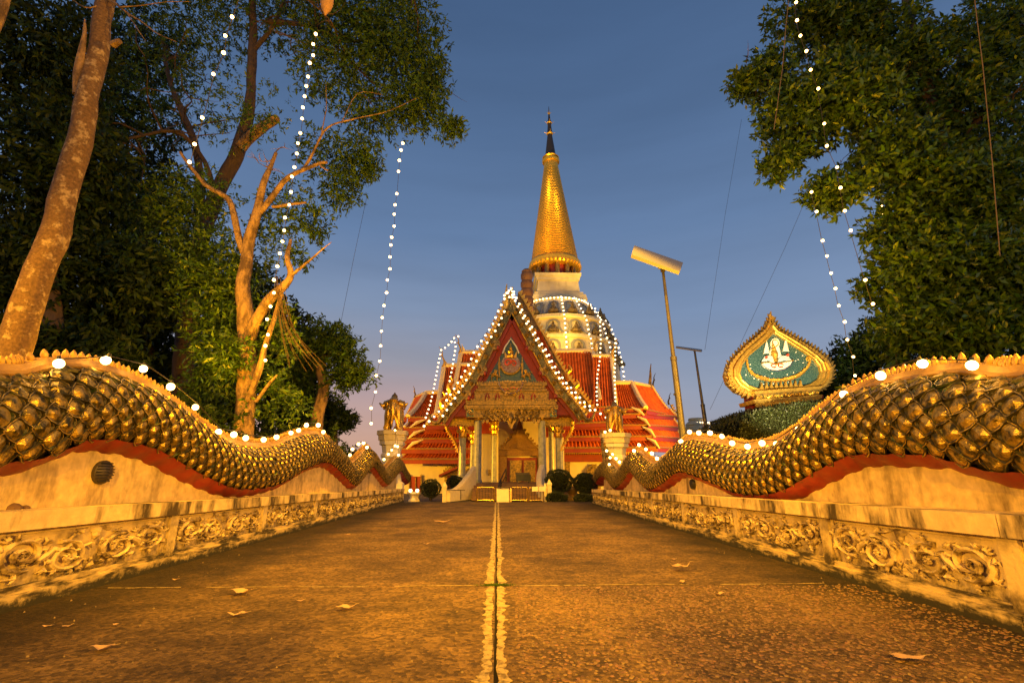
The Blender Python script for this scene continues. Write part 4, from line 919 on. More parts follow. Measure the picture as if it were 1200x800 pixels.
# --- porch balustrades and newels
def balus(pts, Y0, Y1, name='balustrade'):
    n = len(pts); mb = MB(); q = [P(x, y, Y0+(Y1-Y0)*i/(n-1)) for i, (x, y) in enumerate(pts)]; q = spline(q, 4)
    for a, b in zip(q, q[1:]):
        vs = []
        for p in (a, b): vs += [p+Vector((-.13, 0, 0)), p+Vector((.13, 0, 0)), Vector((p.x+.13, p.y, -.02)), Vector((p.x-.13, p.y, -.02))]
        mb.add(vs, [(0, 1, 5, 4), (1, 2, 6, 5), (3, 0, 4, 7), (0, 3, 2, 1), (4, 5, 6, 7)])
    o = mb.build(name, M_cream, temple); mb = MB(); mb.tube([p+Vector((0, 0, .03)) for p in q], .12, 8, flat=.5); mb.build('handrail', M_cream, o, smooth=True)
balus([(555, 548), (549, 556), (541, 567), (533, 574), (524, 576)], 23.4, 20.9); balus([(635, 546), (632, 556), (632, 567), (636, 573), (643, 575)], 23.4, 20.9)
for x, yt, w_ in ((520.5, 573, 3.2), (644, 570, 3.4), (639, 574, 2.4)):
    mb = MB(); lathe_px(mb, x, 20.7, [(yt-9, .3), (yt-5, w_*.9), (yt-4, w_*1.25), (yt-2, w_*1.25), (yt-1, w_), (589, w_)], 4, .5); mb.build('newel_post', M_cream, temple)
mb = MB(); mb.tube([P(593, 549, 23), P(586, 563, 21.8), P(584, 570, 21.5)], .03, 6); mb.tube([P(593, 549, 23), P(593, 565, 23)], .03, 6); mb.tube([P(587, 561, 22), P(587, 572, 22)], .03, 6); mb.tube([P(593, 557, 23), P(585, 571, 21.6)], .02, 5); mb.build('stair_handrail', M_black, temple)
# box for offerings on the landing
bxr = empty('donation_box', P(613, 563, 24.6), 'black low donation box on the porch landing before the red doors', 'box')
mb = MB(); px_box(mb, 605, 556, 622, 563.5, 24.6, .5); mb.build('case', M_black, bxr); mb = MB(); px_box(mb, 604.5, 553.5, 621, 556, 24.55, .6); mb.build('lid', M_dark, bxr); mb = MB(); px_box(mb, 606, 563.5, 607.5, 566, 24.6, .1); px_box(mb, 619, 563.5, 620.5, 566, 24.6, .1); mb.build('foot', M_black, bxr)
# gate at the foot of the steps
gate = empty('gate', P(600, 588, 20.3), 'low brass-railed gate with a cream board at the foot of the steps', 'gate')
for x0, x1 in ((559, 579), (599, 618), (620, 637)):
    mb = MB(); Y = 20.3
    for (a, b) in (((x0, 571), (x1, 571)), ((x0, 571), (x0, 588)), ((x1, 571), (x1, 588)), ((x0, 586), (x1, 586))): mb.tube([P(*a, Y), P(*b, Y)], .028 if x0 != 620 else .02, 6)
    fr = mb.build('rail_frame', M_brass, gate)
    for x in np.arange(x0+3, x1-1, 3.4):
        mb = MB(); mb.tube([P(x, 571.5, Y), P(x, 586, Y)], .010, 4); mb.build('bar', M_dark, fr)
mb = MB(); px_box(mb, 582, 572, 596.5, 588, 20.25, .04); mb.build('board', M_white, gate); mb = MB(); px_box(mb, 597.5, 571, 599.5, 588, 20.2, .1); mb.build('post', M_brass, gate)
for x0, x1 in ((623.5, 630.5), (631.5, 639)):
    mb = MB(); px_box(mb, x0, 570, x1, 575.5, 20.2, .06); mb.build('sign_plate', M_white, gate)
mb = MB(); mb.tube([P(583, 571, 20.2), P(600, 571, 20.2)], .02, 5); mb.tube([P(524, 574, 20.4), P(545, 574, 20.4)], .015, 5); mb.tube([P(540, 574, 20.4), P(540, 585, 20.4)], .015, 5); mb.build('top_rail', M_dark, gate)
# ================================================================ CHEDI
ch = empty('chedi', (P(653, 390, 47).x, 47, 0), 'tall white bell-shaped chedi with golden ringed spire behind the temple hall', 'chedi')
cx = P(653, 385, 47).x; tipx = P(643, 125, 47).x; topz = P(643, 125, 47).z; lean = ((tipx-cx)/(topz-15), 0); cy = 47
def zfront(py, r): return (P(650, py, cy-r)).z
mb = MB(); prof = [(0, 8.5), (8.5, 8.2)]; mb.lathe((cx, cy), prof, 48); mb.build('base', M_chedi, ch)
# three tiers of the bell with niches
tz = [zfront(430, 5.95), zfront(415, 5.85), zfront(395, 5.62), zfront(390.5, 5.5), zfront(372, 5.05), zfront(367.5, 4.85), zfront(352, 3.3), zfront(349, 3.0)]
tr = [6.0, 5.9, 5.65, 5.45, 5.05, 4.75, 3.45, 3.0]
prof = [(8.4, 6.15)]+list(zip(tz, tr)); mb = MB(); mb.lathe((cx, cy), prof, 64); mb.build('bell', M_chedi, ch, smooth=True)
for z0, z1, r0 in ((tz[2], tz[3], 5.62), (tz[4], tz[5], 5.05), (tz[7]-.12, tz[7]+.14, 3.15)):
    mb = MB(); mb.lathe((cx, cy), [(z0-.05, r0), (z0, r0+.28), ((z0+z1)/2-.06, r0+.30), ((z0+z1)/2, r0+.18), (z1-.05, r0+.16), (z1, r0+.02)], 64); mb.build('ring_moulding', M_cream, ch)
def rad_at(z):
    for (a, b), (c, d) in zip(prof, prof[1:]):
        if a <= z <= c: return b+(d-b)*(z-a)/(c-a)
    return prof[-1][1]
def niche(ang, z0, z1, w):
    zz = [z0+(z1-z0)*t for t in (0, .12, .45, .8, 1)]; ww = [w*1.25, w*1.1, w*.72, w*.62, w*.0]
    def pt(u, z, off): r = rad_at(z)+off; a = ang+u/max(1, r); return Vector((cx+r*math.sin(a), cy-r*math.cos(a), z))
    out = []; 
    for k in range(13):
        t = k/12*2-1; u = t; 
    prof_o = [(-1.25, 0), (-1.0, .10), (-.74, .42), (-.72, .72), (-.45, .93), (0, 1.0), (.45, .93), (.72, .72), (.74, .42), (1.0, .10), (1.25, 0)]
    prof_i = [(-.85, .02), (-.72, .12), (-.5, .42), (-.48, .66), (-.28, .82), (0, .88), (.28, .82), (.48, .66), (.5, .42), (.72, .12), (.85, .02)]
    h = z1-z0; A = [pt(u*w, z0+v*h, .16) for u, v in prof_o]; A0 = [pt(u*w, z0+v*h, -.1) for u, v in prof_o]; B = [pt(u*w, z0+v*h, .18) for u, v in prof_i]; B0 = [pt(u*w, z0+v*h, -.02) for u, v in prof_i]
    m_ = MB(); n = len(A); m_.add(A0+A+B+B0, [(k, k+1, n+k+1, n+k) for k in range(n-1)]+[(n+k, n+k+1, 2*n+k+1, 2*n+k) for k in range(n-1)]+[(2*n+k, 2*n+k+1, 3*n+k+1, 3*n+k) for k in range(n-1)])
    o = m_.build('niche', M_grey, ch); m_ = MB(); m_.add([pt(u*w, z0+v*h, .03) for u, v in prof_i], [tuple(range(n))]); m_.build('recess', M_wall, o)
    m_ = MB(); c = pt(0, z0, .1); m_.lathe((c.x, c.y), [(z0+.05*h, w*.62), (z0+.2*h, w*.62), (z0+.22*h, w*.5), (z0+.34*h, w*.42), (z0+.4*h, w*.26), (z0+.52*h, w*.22), (z0+.55*h, w*.12), (z0+.66*h, w*.13), (z0+.76*h, .02)], 8); m_.build('statue', M_golddk, o, smooth=True)
    return o
for ti, (za, zb, w, ph) in enumerate(((tz[5]+.12, tz[6]-.1, .78, 0), (tz[3]+.1, tz[4]-.12, .86, 0), (tz[1]-.05, tz[2]-.12, .9, 0))):
    for k in range(-5, 6): niche(R(k*22+11+(-11 if False else 0)), za, zb, w)
# square white throat
zq0, zq1 = zfront(350, 2.6), zfront(320, 2.2)
mb = MB()
def sq(z0, r0, z1, r1, mi=None): mb.lathe((cx+lean[0]*(z0-15), cy), [(z0, r0*1.414), (z1, r1*1.414)], 4, rot=.5, mi=mi)
sq(zq0-.1, 2.75, zq0+.5, 2.6); sq(zq0+.5, 2.45, zq0+.8, 2.4); sq(zq0+.8, 2.15, zq1-.7, 2.0); sq(zq1-.7, 2.15, zq1-.3, 2.2); sq(zq1-.3, 2.3, zq1, 2.35); mb.build('throat', M_chedi, ch)
mb = MB()
for dx in (-.9, .9, -.2, .2): mb.box((cx+dx-.1, cy-2.12, (zq0+.9+zq1-.8)/2), (.1, .06, (zq1-zq0)*.35))
mb.build('panel_moulding', M_chedi, ch)
zc0 = zfront(303.5, 2.5); cxx = cx+lean[0]*(zc0-15)
mb = MB(); mb.lathe((cxx, cy), [(zq1, 1.75), (zc0+.1, 1.75)], 24); mb.build('drum', M_red, ch)
for k in range(12):
    a = 2*math.pi*k/12; mb = MB(); mb.lathe((cxx+2.05*math.sin(a), cy-2.05*math.cos(a)), [(zq1, .30), (zq1+.3, .22), (zq1+.9, .26), (zc0-.3, .20), (zc0+.1, .32)], 8); mb.build('pillar', M_golddk, ch, smooth=True)
def ring_z(py, r): return zfront(py, r)
mb = MB(); mb.lathe((cxx, cy), [(zc0-.15, 2.45), (zc0, 2.65), (zc0+.12, 2.70), (zc0+.5, 2.72), (zc0+.75, 2.55), (zc0+.8, 2.3)], 40); skirt = mb.build('skirt', M_spire, ch, smooth=True)
mb = MB()
for k in range(40):
    a = 2*math.pi*k/40; c = Vector((cxx+2.66*math.sin(a), cy-2.66*math.cos(a), zc0)); mb.tube([c+Vector((0, 0, .12)), c+Vector((0, 0, -.28))], [.17, .02], 4)
mb.build('skirt_fringe', M_spire, skirt)
zt2 = zfront(186, .8); cone = []; N = 58; zb2 = zc0+.7
mb = MB()
for i in range(N):
    t = i/N; z = zb2+(zt2-zb2)*t; dz = (zt2-zb2)/N; r = 2.50*(1-t)**1.03+.74*t; cone += [(z, r*.965), (z+dz*.25, r), (z+dz*.7, r*.99), (z+dz*.98, r*.965)]
c0 = cx+lean[0]*(zb2-15); mb.lathe((c0, cy), cone, 40, lean=lean); mb.build('ringed_cone', M_spire, ch, smooth=True)
c1 = cx+lean[0]*(zt2-15); mb = MB(); mb.lathe((c1, cy), [(zt2-.1, .7), (zt2, .95), (zt2+.25, 1.0), (zt2+.45, .8), (zt2+.6, .95), (zt2+.8, .75), (zt2+1.0, .6)], 20, lean=lean); mb.build('lotus_ring', M_spire, ch, smooth=True)
hN = topz-zt2-1.0; mb = MB(); mb.lathe((c1+lean[0]*1, cy), [(zt2+1.0, .6), (zt2+1+hN*.42, .26), (zt2+1+hN*.44, .34), (zt2+1+hN*.5, .26), (zt2+1+hN*.62, .20), (zt2+1+hN*.66, .28), (zt2+1+hN*.72, .14), (zt2+1+hN*.9, .06), (topz, .02)], 12, lean=lean); mb.build('needle', M_dark, ch, smooth=True)
for t, r in ((.43, .40), (.65, .32), (.85, .16)):
    z = zt2+1+hN*t; mb = MB(); mb.lathe((cx+lean[0]*(z-15), cy), [(z-.12, r*.5), (z, r), (z+.12, r*.5)], 10)
    for k in range(4): a = k*1.57; mb.tube([(cx+lean[0]*(z-15), cy, z), (cx+lean[0]*(z-15)+math.cos(a)*r*1.6, cy+math.sin(a)*r*1.6, z+.2)], [.04, .02], 4)
    mb.build('tiered_ring', M_goldsh, ch)
# brown ribbed tower behind the gable
tw = empty('ribbed_tower', P(618, 430, 36), 'brown ribbed round-topped tower standing between the gable peak and the chedi', 'tower')
mb = MB(); pr = []
for i in range(8):
    y = 320+i*9.5; w_ = 7.2+.25*i; pr += [(y, w_*.82), (y+2, w_), (y+6, w_), (y+8.5, w_*.86)]
lathe_px(mb, 618, 36, [(314.5, .6), (316, 4), (318, 6.2)]+pr, 16); mb.build('ribbed_shaft', mat('brown_gilt', (.30, .16, .06), .55, .3, bump=.4, bscale=10, col2=(.20, .10, .04), vscale=2), tw, smooth=True)
mb = MB(); lathe_px(mb, 620, 35.5, [(396, 8.5), (400, 12), (404, 9), (408, 13), (414, 11), (420, 16), (440, 18)], 8, .5); mb.build('tower_base', M_golddk, tw)
# little lit stupa far right
st = empty('small_stupa', P(819, 505, 44), 'small round white terrace ringed with lights behind the two lamp posts', 'stupa')
mb = MB(); lathe_px(mb, 819, 44, [(490, 8.5), (492, 9.5), (493, 8.5), (496, 12), (498, 13), (499, 12), (500, 13), (507, 13.5), (509, 15), (520, 15)], 24); mb.build('drum', M_cream, st)
Dp = P(819, 496, 44); 
for k in range(24):
    a = k*.2618; inst('bulb', BULBF, Matrix.Translation((Dp.x+.92*math.cos(a), 44+.92*math.sin(a), P(819, 495, 44-.9).z)) @ Matrix.Scale(.09, 4), st)
# ================================================================ STATUES ON PEDESTALS
def guardian(px, ybase, ytop, Y, label, lb2, flip=1):
    s = 1/ppm(Y, 2); b = P(px, ybase, Y); Ht = P(px, ytop, Y).z-b.z
    root = empty('elephant_statue', b, label, 'statue'); u = Ht/46.0
    def v(x, y, z): return Vector((b.x+x*u*flip, Y+y*u, b.z+z*u))
    mb = MB()
    for x in (-6.5, 6.5):
        for yy in (-4, 8): mb.tube(spline([v(x, yy, 0), v(x*1.05, yy, 3), v(x, yy, 10), v(x*.9, yy, 20), v(x*.6, yy*.7, 30)], 3), [4.3*u, 3.7*u, 3.5*u, 3.3*u, 3.3*u, 3.4*u, 3.6*u, 4*u, 4.5*u, 4.6*u, 5*u, 5.2*u, 5*u], 10)
    mb.tube([v(0, -5, 33), v(0, 0, 27), v(0, 7, 24), v(0, 12, 26)], [6*u, 10*u, 10*u, 6*u], 12); mb.tube([v(0, -2, 15), v(0, -1, 24), v(0, -3, 33)], [2*u, 8.5*u, 7*u], 12)
    body = mb.build('body', M_gold, root, smooth=True)
    mb = MB(); mb.tube(spline([v(0, -8, 34), v(0, -10, 26), v(.4, -10, 17), v(-.5, -9.5, 9), v(1, -11, 4)], 4), [5*u]+[(4.6-.24*i)*u for i in range(16)], 9); mb.tube([v(0, -7, 29), v(0, -8, 35), v(0, -5, 39)], [4.6*u, 6*u, 3*u], 10); mb.build('head', M_gold, root, smooth=True)
    for sx in (-1, 1):
        mb = MB(); mb.tube([v(sx*4, -2, 30), v(sx*8, -3, 32), v(sx*11.5, -3, 31.5)], [4*u, 5.4*u, 3.6*u], 10); mb.tube(spline([v(sx*10, -4, 32), v(sx*13, -5, 29), v(sx*15, -6, 31), v(sx*17, -6, 32.5)], 3), [2.8*u-.22*i*u for i in range(10)], 7); mb.build('side_head', M_gold, root, smooth=True)
        mb = MB(); mb.tube([v(sx*6, -3, 35), v(sx*11, -1, 35), v(sx*13, 0, 31), v(sx*12, 0, 26), v(sx*8, -2, 24)], [1*u, 3.0*u, 3.2*u, 2.6*u, 1*u], 8, flat=.35); mb.build('ear', M_gold, root, smooth=True)
        mb = MB(); mb.tube(spline([v(sx*2.4, -9, 29), v(sx*3.4, -13, 25), v(sx*3.2, -15.5, 27)], 3), [1*u-.1*u*i for i in range(7)], 6); mb.build('tusk', M_cream, root, smooth=True)
        mb = MB(); mb.tube([v(sx*2.5, -12, 18), v(sx*5, -9, 12), v(sx*8.5, -9, 2)], [1.2*u, 1.8*u, 2*u], 6); mb.build('drapery', M_goldsh, root, smooth=True)
    mb = MB(); mb.lathe((b.x, Y-3*u), [(b.z+37*u, 4.6*u), (b.z+38.5*u, 4.8*u), (b.z+39*u, 3.2*u), (b.z+40.5*u, 3.9*u), (b.z+42.5*u, 3.0*u), (b.z+44*u, 1.4*u), (b.z+46*u, .25*u)], 12); mb.build('crown', M_golddk, root, smooth=True)
    # pedestal
    pd = empty('pedestal', (b.x, Y, 0), lb2, 'pedestal'); w = 17*s*1.0
    prof = [(0, 1.0), (.25, 1.0), (.28, .8), (.45, .62), (.60, .60), (.62, .72), (.66, .72), (.68, .62), (.78, .70), (.80, .86), (.85, .86), (.86, .95), (.93, .98), (.94, 1.08), (1.0, 1.08)]
    seg = [prof[:3], prof[2:6], prof[5:9], prof[8:11], prof[10:]]; nm = ['plinth', 'shaft', 'moulding', 'flare', 'cap']
    for k, sg in enumerate(seg):
        mb = MB(); mb.lathe((b.x, Y), [(z*b.z, r*w) for z, r in sg], 12 if False else 8, rot=.5); mb.build(nm[k], M_white if k != 4 else M_cream, pd)
    return root
guardian(460.5, 505, 460, 20.6, 'golden elephant statue with pointed crown on the left white pedestal', 'flared white octagonal pedestal rising behind the tail of the left naga')
guardian(721, 508, 469, 19.0, 'golden elephant statue with grey-tipped crown on the right white pedestal', 'flared white octagonal pedestal rising behind the tail of the right naga', -1)
# ================================================================ SHRUBS AND PLANTERS
def shrub(px, py, rpx, Y, label, n=9000, leaf=.05, squash=.86, mt=M_hedge):
    c = P(px, py, Y); r = rpx/ppm(Y, 1); root = empty('topiary_shrub', (c.x, Y, 0), label, 'shrub')
    d = unit(RNG.normal(0, 1, (n, 3))); rr = r*(1+.16*np.array([noise.noise(Vector(v)*2.6+Vector((px, 0, 0))) for v in d]))[:, None]*RNG.uniform(.90, 1.02, (n, 1))
    b = d*rr*np.array([1, 1, squash])+np.array(c); t = b+unit(d+RNG.normal(0, .7, (n, 3)))*leaf*RNG.uniform(.7, 1.3, (n, 1))
    leaf_mesh('foliage', b, t, np.full(n, leaf*.3), unit(RNG.normal(0, 1, (n, 3))), mt, root)
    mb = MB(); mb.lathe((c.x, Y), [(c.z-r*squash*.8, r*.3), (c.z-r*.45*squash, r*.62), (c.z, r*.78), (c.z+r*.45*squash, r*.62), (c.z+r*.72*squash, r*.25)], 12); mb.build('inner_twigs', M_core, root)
    mb = MB(); mb.tube([(c.x, Y, 0), (c.x+.02, Y, c.z-r*.5)], [.07, .05], 7); mb.build('stem', M_barkdk, root)
shrub(655, 563, 15.5, 21.2, 'large round clipped shrub just right of the porch steps')
shrub(686, 566, 13.5, 21.6, 'round clipped shrub second to the right of the steps')
shrub(505, 572, 11.5, 21.6, 'round clipped shrub left of the steps, beside the red side door', 3500)
shrub(533, 566, 9.5, 22.6, 'smaller round shrub close behind the left balustrade', 3000)
shrub(652, 583, 12, 20.6, 'low pale-leaved shrub under the large round one', 3000, .06, .5)
shrub(684, 584, 11, 20.9, 'low dark shrub under the second round one', 3000, .05, .5)
pl = empty('planter', P(671, 582, 22), 'golden ornamental planter between the two round shrubs', 'planter')
mb = MB(); lathe_px(mb, 671, 22.2, [(571, 6), (573, 8), (577, 6), (580, 4), (583, 7), (590, 7)], 12); mb.build('bowl', M_gold, pl); mb = MB(); c = P(671, 571, 22.2)
for k in range(14): a = k*.449; mb.tube([(c.x+.2*math.cos(a), 22.2+.2*math.sin(a), c.z), (c.x+.28*math.cos(a), 22.2+.28*math.sin(a), c.z+.08)], [.05, .01], 4)
mb.build('petals', M_gold, pl)
pl = empty('planter', P(484, 586, 21.5), 'small cream planter with two lit bulbs at the end of the left wall', 'planter')
mb = MB(); lathe_px(mb, 485, 21.8, [(576, 8.5), (578, 9), (580, 6), (583, 5), (586, 7), (589, 7)], 8); mb.build('bowl', M_cream, pl)
for x in (481, 489): inst('bulb', BULBF, Matrix.Translation(P(x, 574.5, 21.3)) @ Matrix.Scale(.075, 4), pl)
# ================================================================ EMBLEM SIGN ON THE HEDGE
SY = 15.0
sg = empty('emblem_sign', P(917, 480, SY), 'leaf-shaped golden board with a royal emblem on dark mosaic, above the hedge', 'sign')
def rot_px(pts, a=-2.5, c=(917, 430)): # slight turn of the outline as it stands
    return [(x, y) for x, y in pts]
outer = [(904, 372), (899, 384), (888, 394), (876, 404), (864, 416), (856, 426), (853, 438), (856, 448), (866, 458), (880, 463), (900, 464), (935, 462), (955, 458), (968, 452), (975, 442), (976, 431), (971, 422), (958, 411), (943, 402), (927, 393), (913, 386)]
innr = [(906, 389), (899, 397), (889, 406), (877, 416), (869, 427), (866, 437), (869, 445), (877, 452), (888, 456), (900, 457), (935, 455), (950, 451), (960, 444), (963, 436), (961, 428), (955, 420), (944, 412), (931, 404), (919, 396), (911, 391), (908, 389)]
mid = [((a[0]*.45+b[0]*.55), (a[1]*.45+b[1]*.55)) for a, b in zip(outer, innr)]
mb = MB(); mb.px(innr, SY, .25); mb.build('mosaic_board', M_teal, sg)
mb = MB(); mb.band(outer+[outer[0]], mid+[mid[0]], SY-.05, .40); fr = mb.build('outer_frame', M_gold, sg)
mb = MB(); mb.band(mid+[mid[0]], innr+[innr[0]], SY-.14, .42); mb.tube([P(x, y, SY-.15) for x, y in innr+[innr[0]]], .035, 6); mb.tube([P(x, y, SY-.13) for x, y in mid+[mid[0]]], .045, 6); mb.build('inner_frame', M_gold, sg)
cnt = 0
oc = (914, 432); rs = resample([Vector((x, y, 0)) for x, y in outer+[outer[0]]], 4.6)
for i, p in enumerate(rs[:-1]):
    q = rs[(i+1) % (len(rs)-1)]; t = (q-p).normalized(); d = Vector((p.x-oc[0], p.y-oc[1], 0)).normalized(); up = Vector((0, -1, 0)); tip = (d*.75+up*.6).normalized(); n_ = Vector((t.y, -t.x, 0)); n_ = n_ if n_.dot(d) > 0 else -n_
    if 462 < p.y and 885 < p.x < 950: continue
    for layer, (ln, off, yy) in enumerate(((6.0, 0, 0.05), (4.6, -3.2, -.10))):
        c = p+n_*off; tp = c+(n_*.8+up*.55).normalized()*ln; mb = MB(); a = c-t*2.1; b = c+t*2.1
        mb.px([(a.x, a.y), (b.x, b.y), ((b.x+tp.x)/2+t.x*.7, (b.y+tp.y)/2+t.y*.7), (tp.x, tp.y), ((a.x+tp.x)/2-t.x*.2, (a.y+tp.y)/2-t.y*.2)], SY+yy, .07); mb.build('flame', M_gold if layer else M_golddk, fr)
mb = MB(); mb.tube([P(904, 374, SY), P(902.5, 369, SY), P(903.5, 364.5, SY)], [.08, .05, .01], 6); mb.build('apex', M_gold, fr)
for k in range(9):
    x = 893+k*5.7; y = 455-.45*k*.6; mb = MB(); mb.px([(x-2.4, y), (x+2.4, y-.2), (x+1.2, y-3), (x, y-7.5), (x-1.2, y-3)], SY-.2, .08); mb.build('lotus_petal', M_gold, sg)
base = [((884, 458), (964, 452), (962, 455.5), (885, 461.5), -.30, M_gold), ((886, 461), (961, 455), (960, 465), (887, 470), -.20, M_golddk), ((883, 468), (964, 462), (963, 466), (885, 472.5), -.36, M_gold), ((889, 472), (958, 466), (957, 474), (890, 479), -.15, M_red), ((891, 477), (954, 471), (954, 476), (892, 482), -.42, M_white)]
for a, b, c, d, o, m_ in base: 
    mb = MB(); mb.px([a, b, c, d], SY+o, .6-o); mb.build('base_course', m_, sg)
mb = MB()
for k in range(18): x = 888+k*4.1; y = 466-.34*k; curl(mb, x, y-.5, 1.7, SY-.23, 60*k, 1.1, 1 if k % 2 else -1, .018)
mb.build('base_scroll', M_goldsh, sg)
for k in range(22):
    x = 886+k*3.45; y = 471.5-.08*(x-886); mb = MB(); mb.px([(x, y), (x+3.2, y-.26), (x+3.2, y+4.5), (x+1.6, y+7), (x, y+4.7)], SY-.33, .06); mb.build('fringe_tongue', M_goldsh, sg)
for x in (884, 962): mb = MB(); px_box(mb, x-2, 463, x+3, 482, SY, .5); mb.build('post', M_red, sg)
# royal emblem
em = empty('emblem', P(911, 430, SY)); em.parent = sg; em.location = P(911, 430, SY)-WL[sg.name]; WL[em.name] = P(911, 430, SY)
def sp(name, m, fn): b = MB(); fn(b); return b.build(name, m, em)
Z = SY-.05
sp('halo', M_palewhite, lambda b: disc(b, 908.5, 402, 5.2, 6, Z, .05)); sp('halo_ring', M_gold, lambda b: b.tube([P(908.5+3.6*math.cos(k*.524), 402-4.2*math.sin(k*.524), Z-.01) for k in range(13)], .016, 4))
sp('halo_body', M_palewhite, lambda b: b.px([(904, 406), (913, 406), (916, 419), (901, 419)], Z+.005, .05))
sp('crown', M_gold, lambda b: lathe_px(b, 909, Z-.05, [(400, .2), (404, .7), (405, 1.6), (407, 1.1), (408.5, 2.6), (411, 2.2), (412, 3.4), (415, 4), (418, 3.4), (420, 2), (422, 2.8), (424, 3)], 10))
for x, y in ((898.5, 414), (921, 411.5)):
    def umb(b):
        for i in range(5): yy = y-i*2.6; w_ = 4.2-.75*i; b.px([(x-w_, yy), (x+w_, yy-.2), (x+w_*.55, yy-2.4), (x-w_*.55, yy-2.4)], Z-.01*i, .04)
        b.px([(x-.5, y-12), (x+.5, y-12), (x, y-16)], Z-.03, .03)
    sp('tiered_umbrella', M_palewhite, umb)
def cloud(x0, x1): 
    return lambda b: ([disc(b, x0+(x1-x0)*t, 423-3.5*math.sin(math.pi*t)-(1 if i % 2 else 0), 3.1, 3.1, Z-.012*i-.02, .04, 10) for i, t in enumerate((0, .25, .5, .75, 1))])
sp('cloud', M_sky_en, cloud(896, 905)); sp('cloud', M_sky_en, cloud(914, 925))
sp('dais', M_palewhite, lambda b: b.px([(893, 426), (902, 424), (910, 426), (919, 423.5), (929, 423), (926, 428), (920, 432), (911, 434), (902, 433), (896, 430)], Z-.04, .06))
sp('dais_rim', M_navy, lambda b: b.tube([P(x, y, Z-.07) for x, y in ((893, 426.5), (897, 430.5), (903, 433.5), (911, 434.5), (920, 432.5), (926, 428.5), (929, 423.5))], .014, 5)); sp('dais_rim', M_gold, lambda b: b.tube([P(x, y, Z-.07) for x, y in ((892, 425), (901, 424.5), (910, 426.5), (919, 424), (930, 422))], .018, 5))
sp('dais_ornament', M_red_en, lambda b: (b.tube([P(907+3*math.cos(k*.7), 428.5-2.2*math.sin(k*.7), Z-.08) for k in range(9)], .018, 4), b.tube([P(915+3*math.cos(k*.7), 428-2.2*math.sin(k*.7), Z-.08) for k in range(9)], .018, 4)))
for x, y in ((898.5, 418.5), (923.5, 416)): sp('orange_sphere', M_red_en, lambda b: disc(b, x, y, 1.5, 1.5, Z-.09, .04, 8))
# ribbon of gold lettering, too small to read: ragged raised strokes
rb = spline([Vector((x, y, 0)) for x, y in ((875, 422), (877, 432), (883, 439), (893, 443.5), (906, 446), (920, 445), (934, 441), (943, 434), (948, 427), (950, 418))], 5)
sp('ribbon_edge', M_gold, lambda b: b.tube([P(p.x, p.y, Z) for p in rb], .022, 4))
def glyphs(b):
    rnd = random.Random(5)
    for i, p in enumerate(resample(rb, 1.9)):
        k = rnd.random(); h = 1.7+rnd.random()*1.3; pts = [(p.x-.7, p.y-h*.7), (p.x+.4, p.y-h), (p.x+.7, p.y), (p.x-.2, p.y+h*.6)]; b.tube([P(x, y, Z-.02) for x, y in (pts if k > .4 else pts[::-1][:3])], .028, 4)
sp('gold_script', M_gold, glyphs)
sp('ribbon_end', M_goldsh, lambda b: (curl(b, 947, 421, 3, Z-.02, 0, 1.2, 1, .03), curl(b, 950, 416, 2.2, Z-.02, 90, 1.2, -1, .025)))
def motes(b):
    rnd = random.Random(9)
    for k in range(60):
        x, y = rnd.uniform(872, 958), rnd.uniform(400, 450)
        if abs(x-912) < 20 and y < 436: continue
        if abs(x-914) > 45-(abs(y-436)*.9): continue
        disc(b, x, y, .7, .7, Z+.03, .03, 5)
sp('mirror_chips', M_palewhite, motes)
# clipped hedge mound under the sign
def mound(pix, Y, label, n=34000, leaf=.07, dy=1.6):
    cs = [P(x, y, Y) for x, y in pix]; xs = [c.x for c in cs]; zs = [c.z for c in cs]; root = empty('hedge', (sum(xs)/len(xs), Y, 0), label, 'hedge')
    u = RNG.uniform(xs[0], xs[-1], n); z = np.interp(u, xs, zs); a = RNG.uniform(0, 1, n); side = RNG.uniform(0, 1, n) < .55
    yy = np.where(side, Y-dy+RNG.normal(0, .05, n), Y-dy+a*2*dy); topz_ = z*np.where(side, a, 1)-np.where(side, 0, (2*a-1)**4*.3*0)
    tz_ = np.where(side, a*(z-.02), z-.05*np.abs(2*a-1)**3)+RNG.normal(0, .03, n); b = np.stack([u, yy, tz_], 1); b[:, 2] += .06*np.sin(u*5+yy*3)
    d = np.where(side[:, None], np.array([[0, -1, .3]]), np.array([[0, -.2, 1]])); t = b+unit(d+RNG.normal(0, .6, (n, 3)))*leaf*RNG.uniform(.6, 1.4, (n, 1))
    leaf_mesh('foliage', b, t, np.full(n, leaf*.3), unit(RNG.normal(0, 1, (n, 3))), M_hedge, root)
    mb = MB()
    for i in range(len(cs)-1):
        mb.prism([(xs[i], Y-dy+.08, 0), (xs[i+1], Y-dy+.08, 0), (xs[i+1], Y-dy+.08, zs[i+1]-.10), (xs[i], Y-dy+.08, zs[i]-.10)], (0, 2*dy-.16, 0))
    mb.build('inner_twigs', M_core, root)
mound([(838, 520), (841, 502), (850, 494), (865, 487), (890, 483), (920, 479), (950, 476), (975, 474), (1010, 480), (1050, 486)], SY, 'domed clipped hedge carrying the leaf-shaped emblem sign')
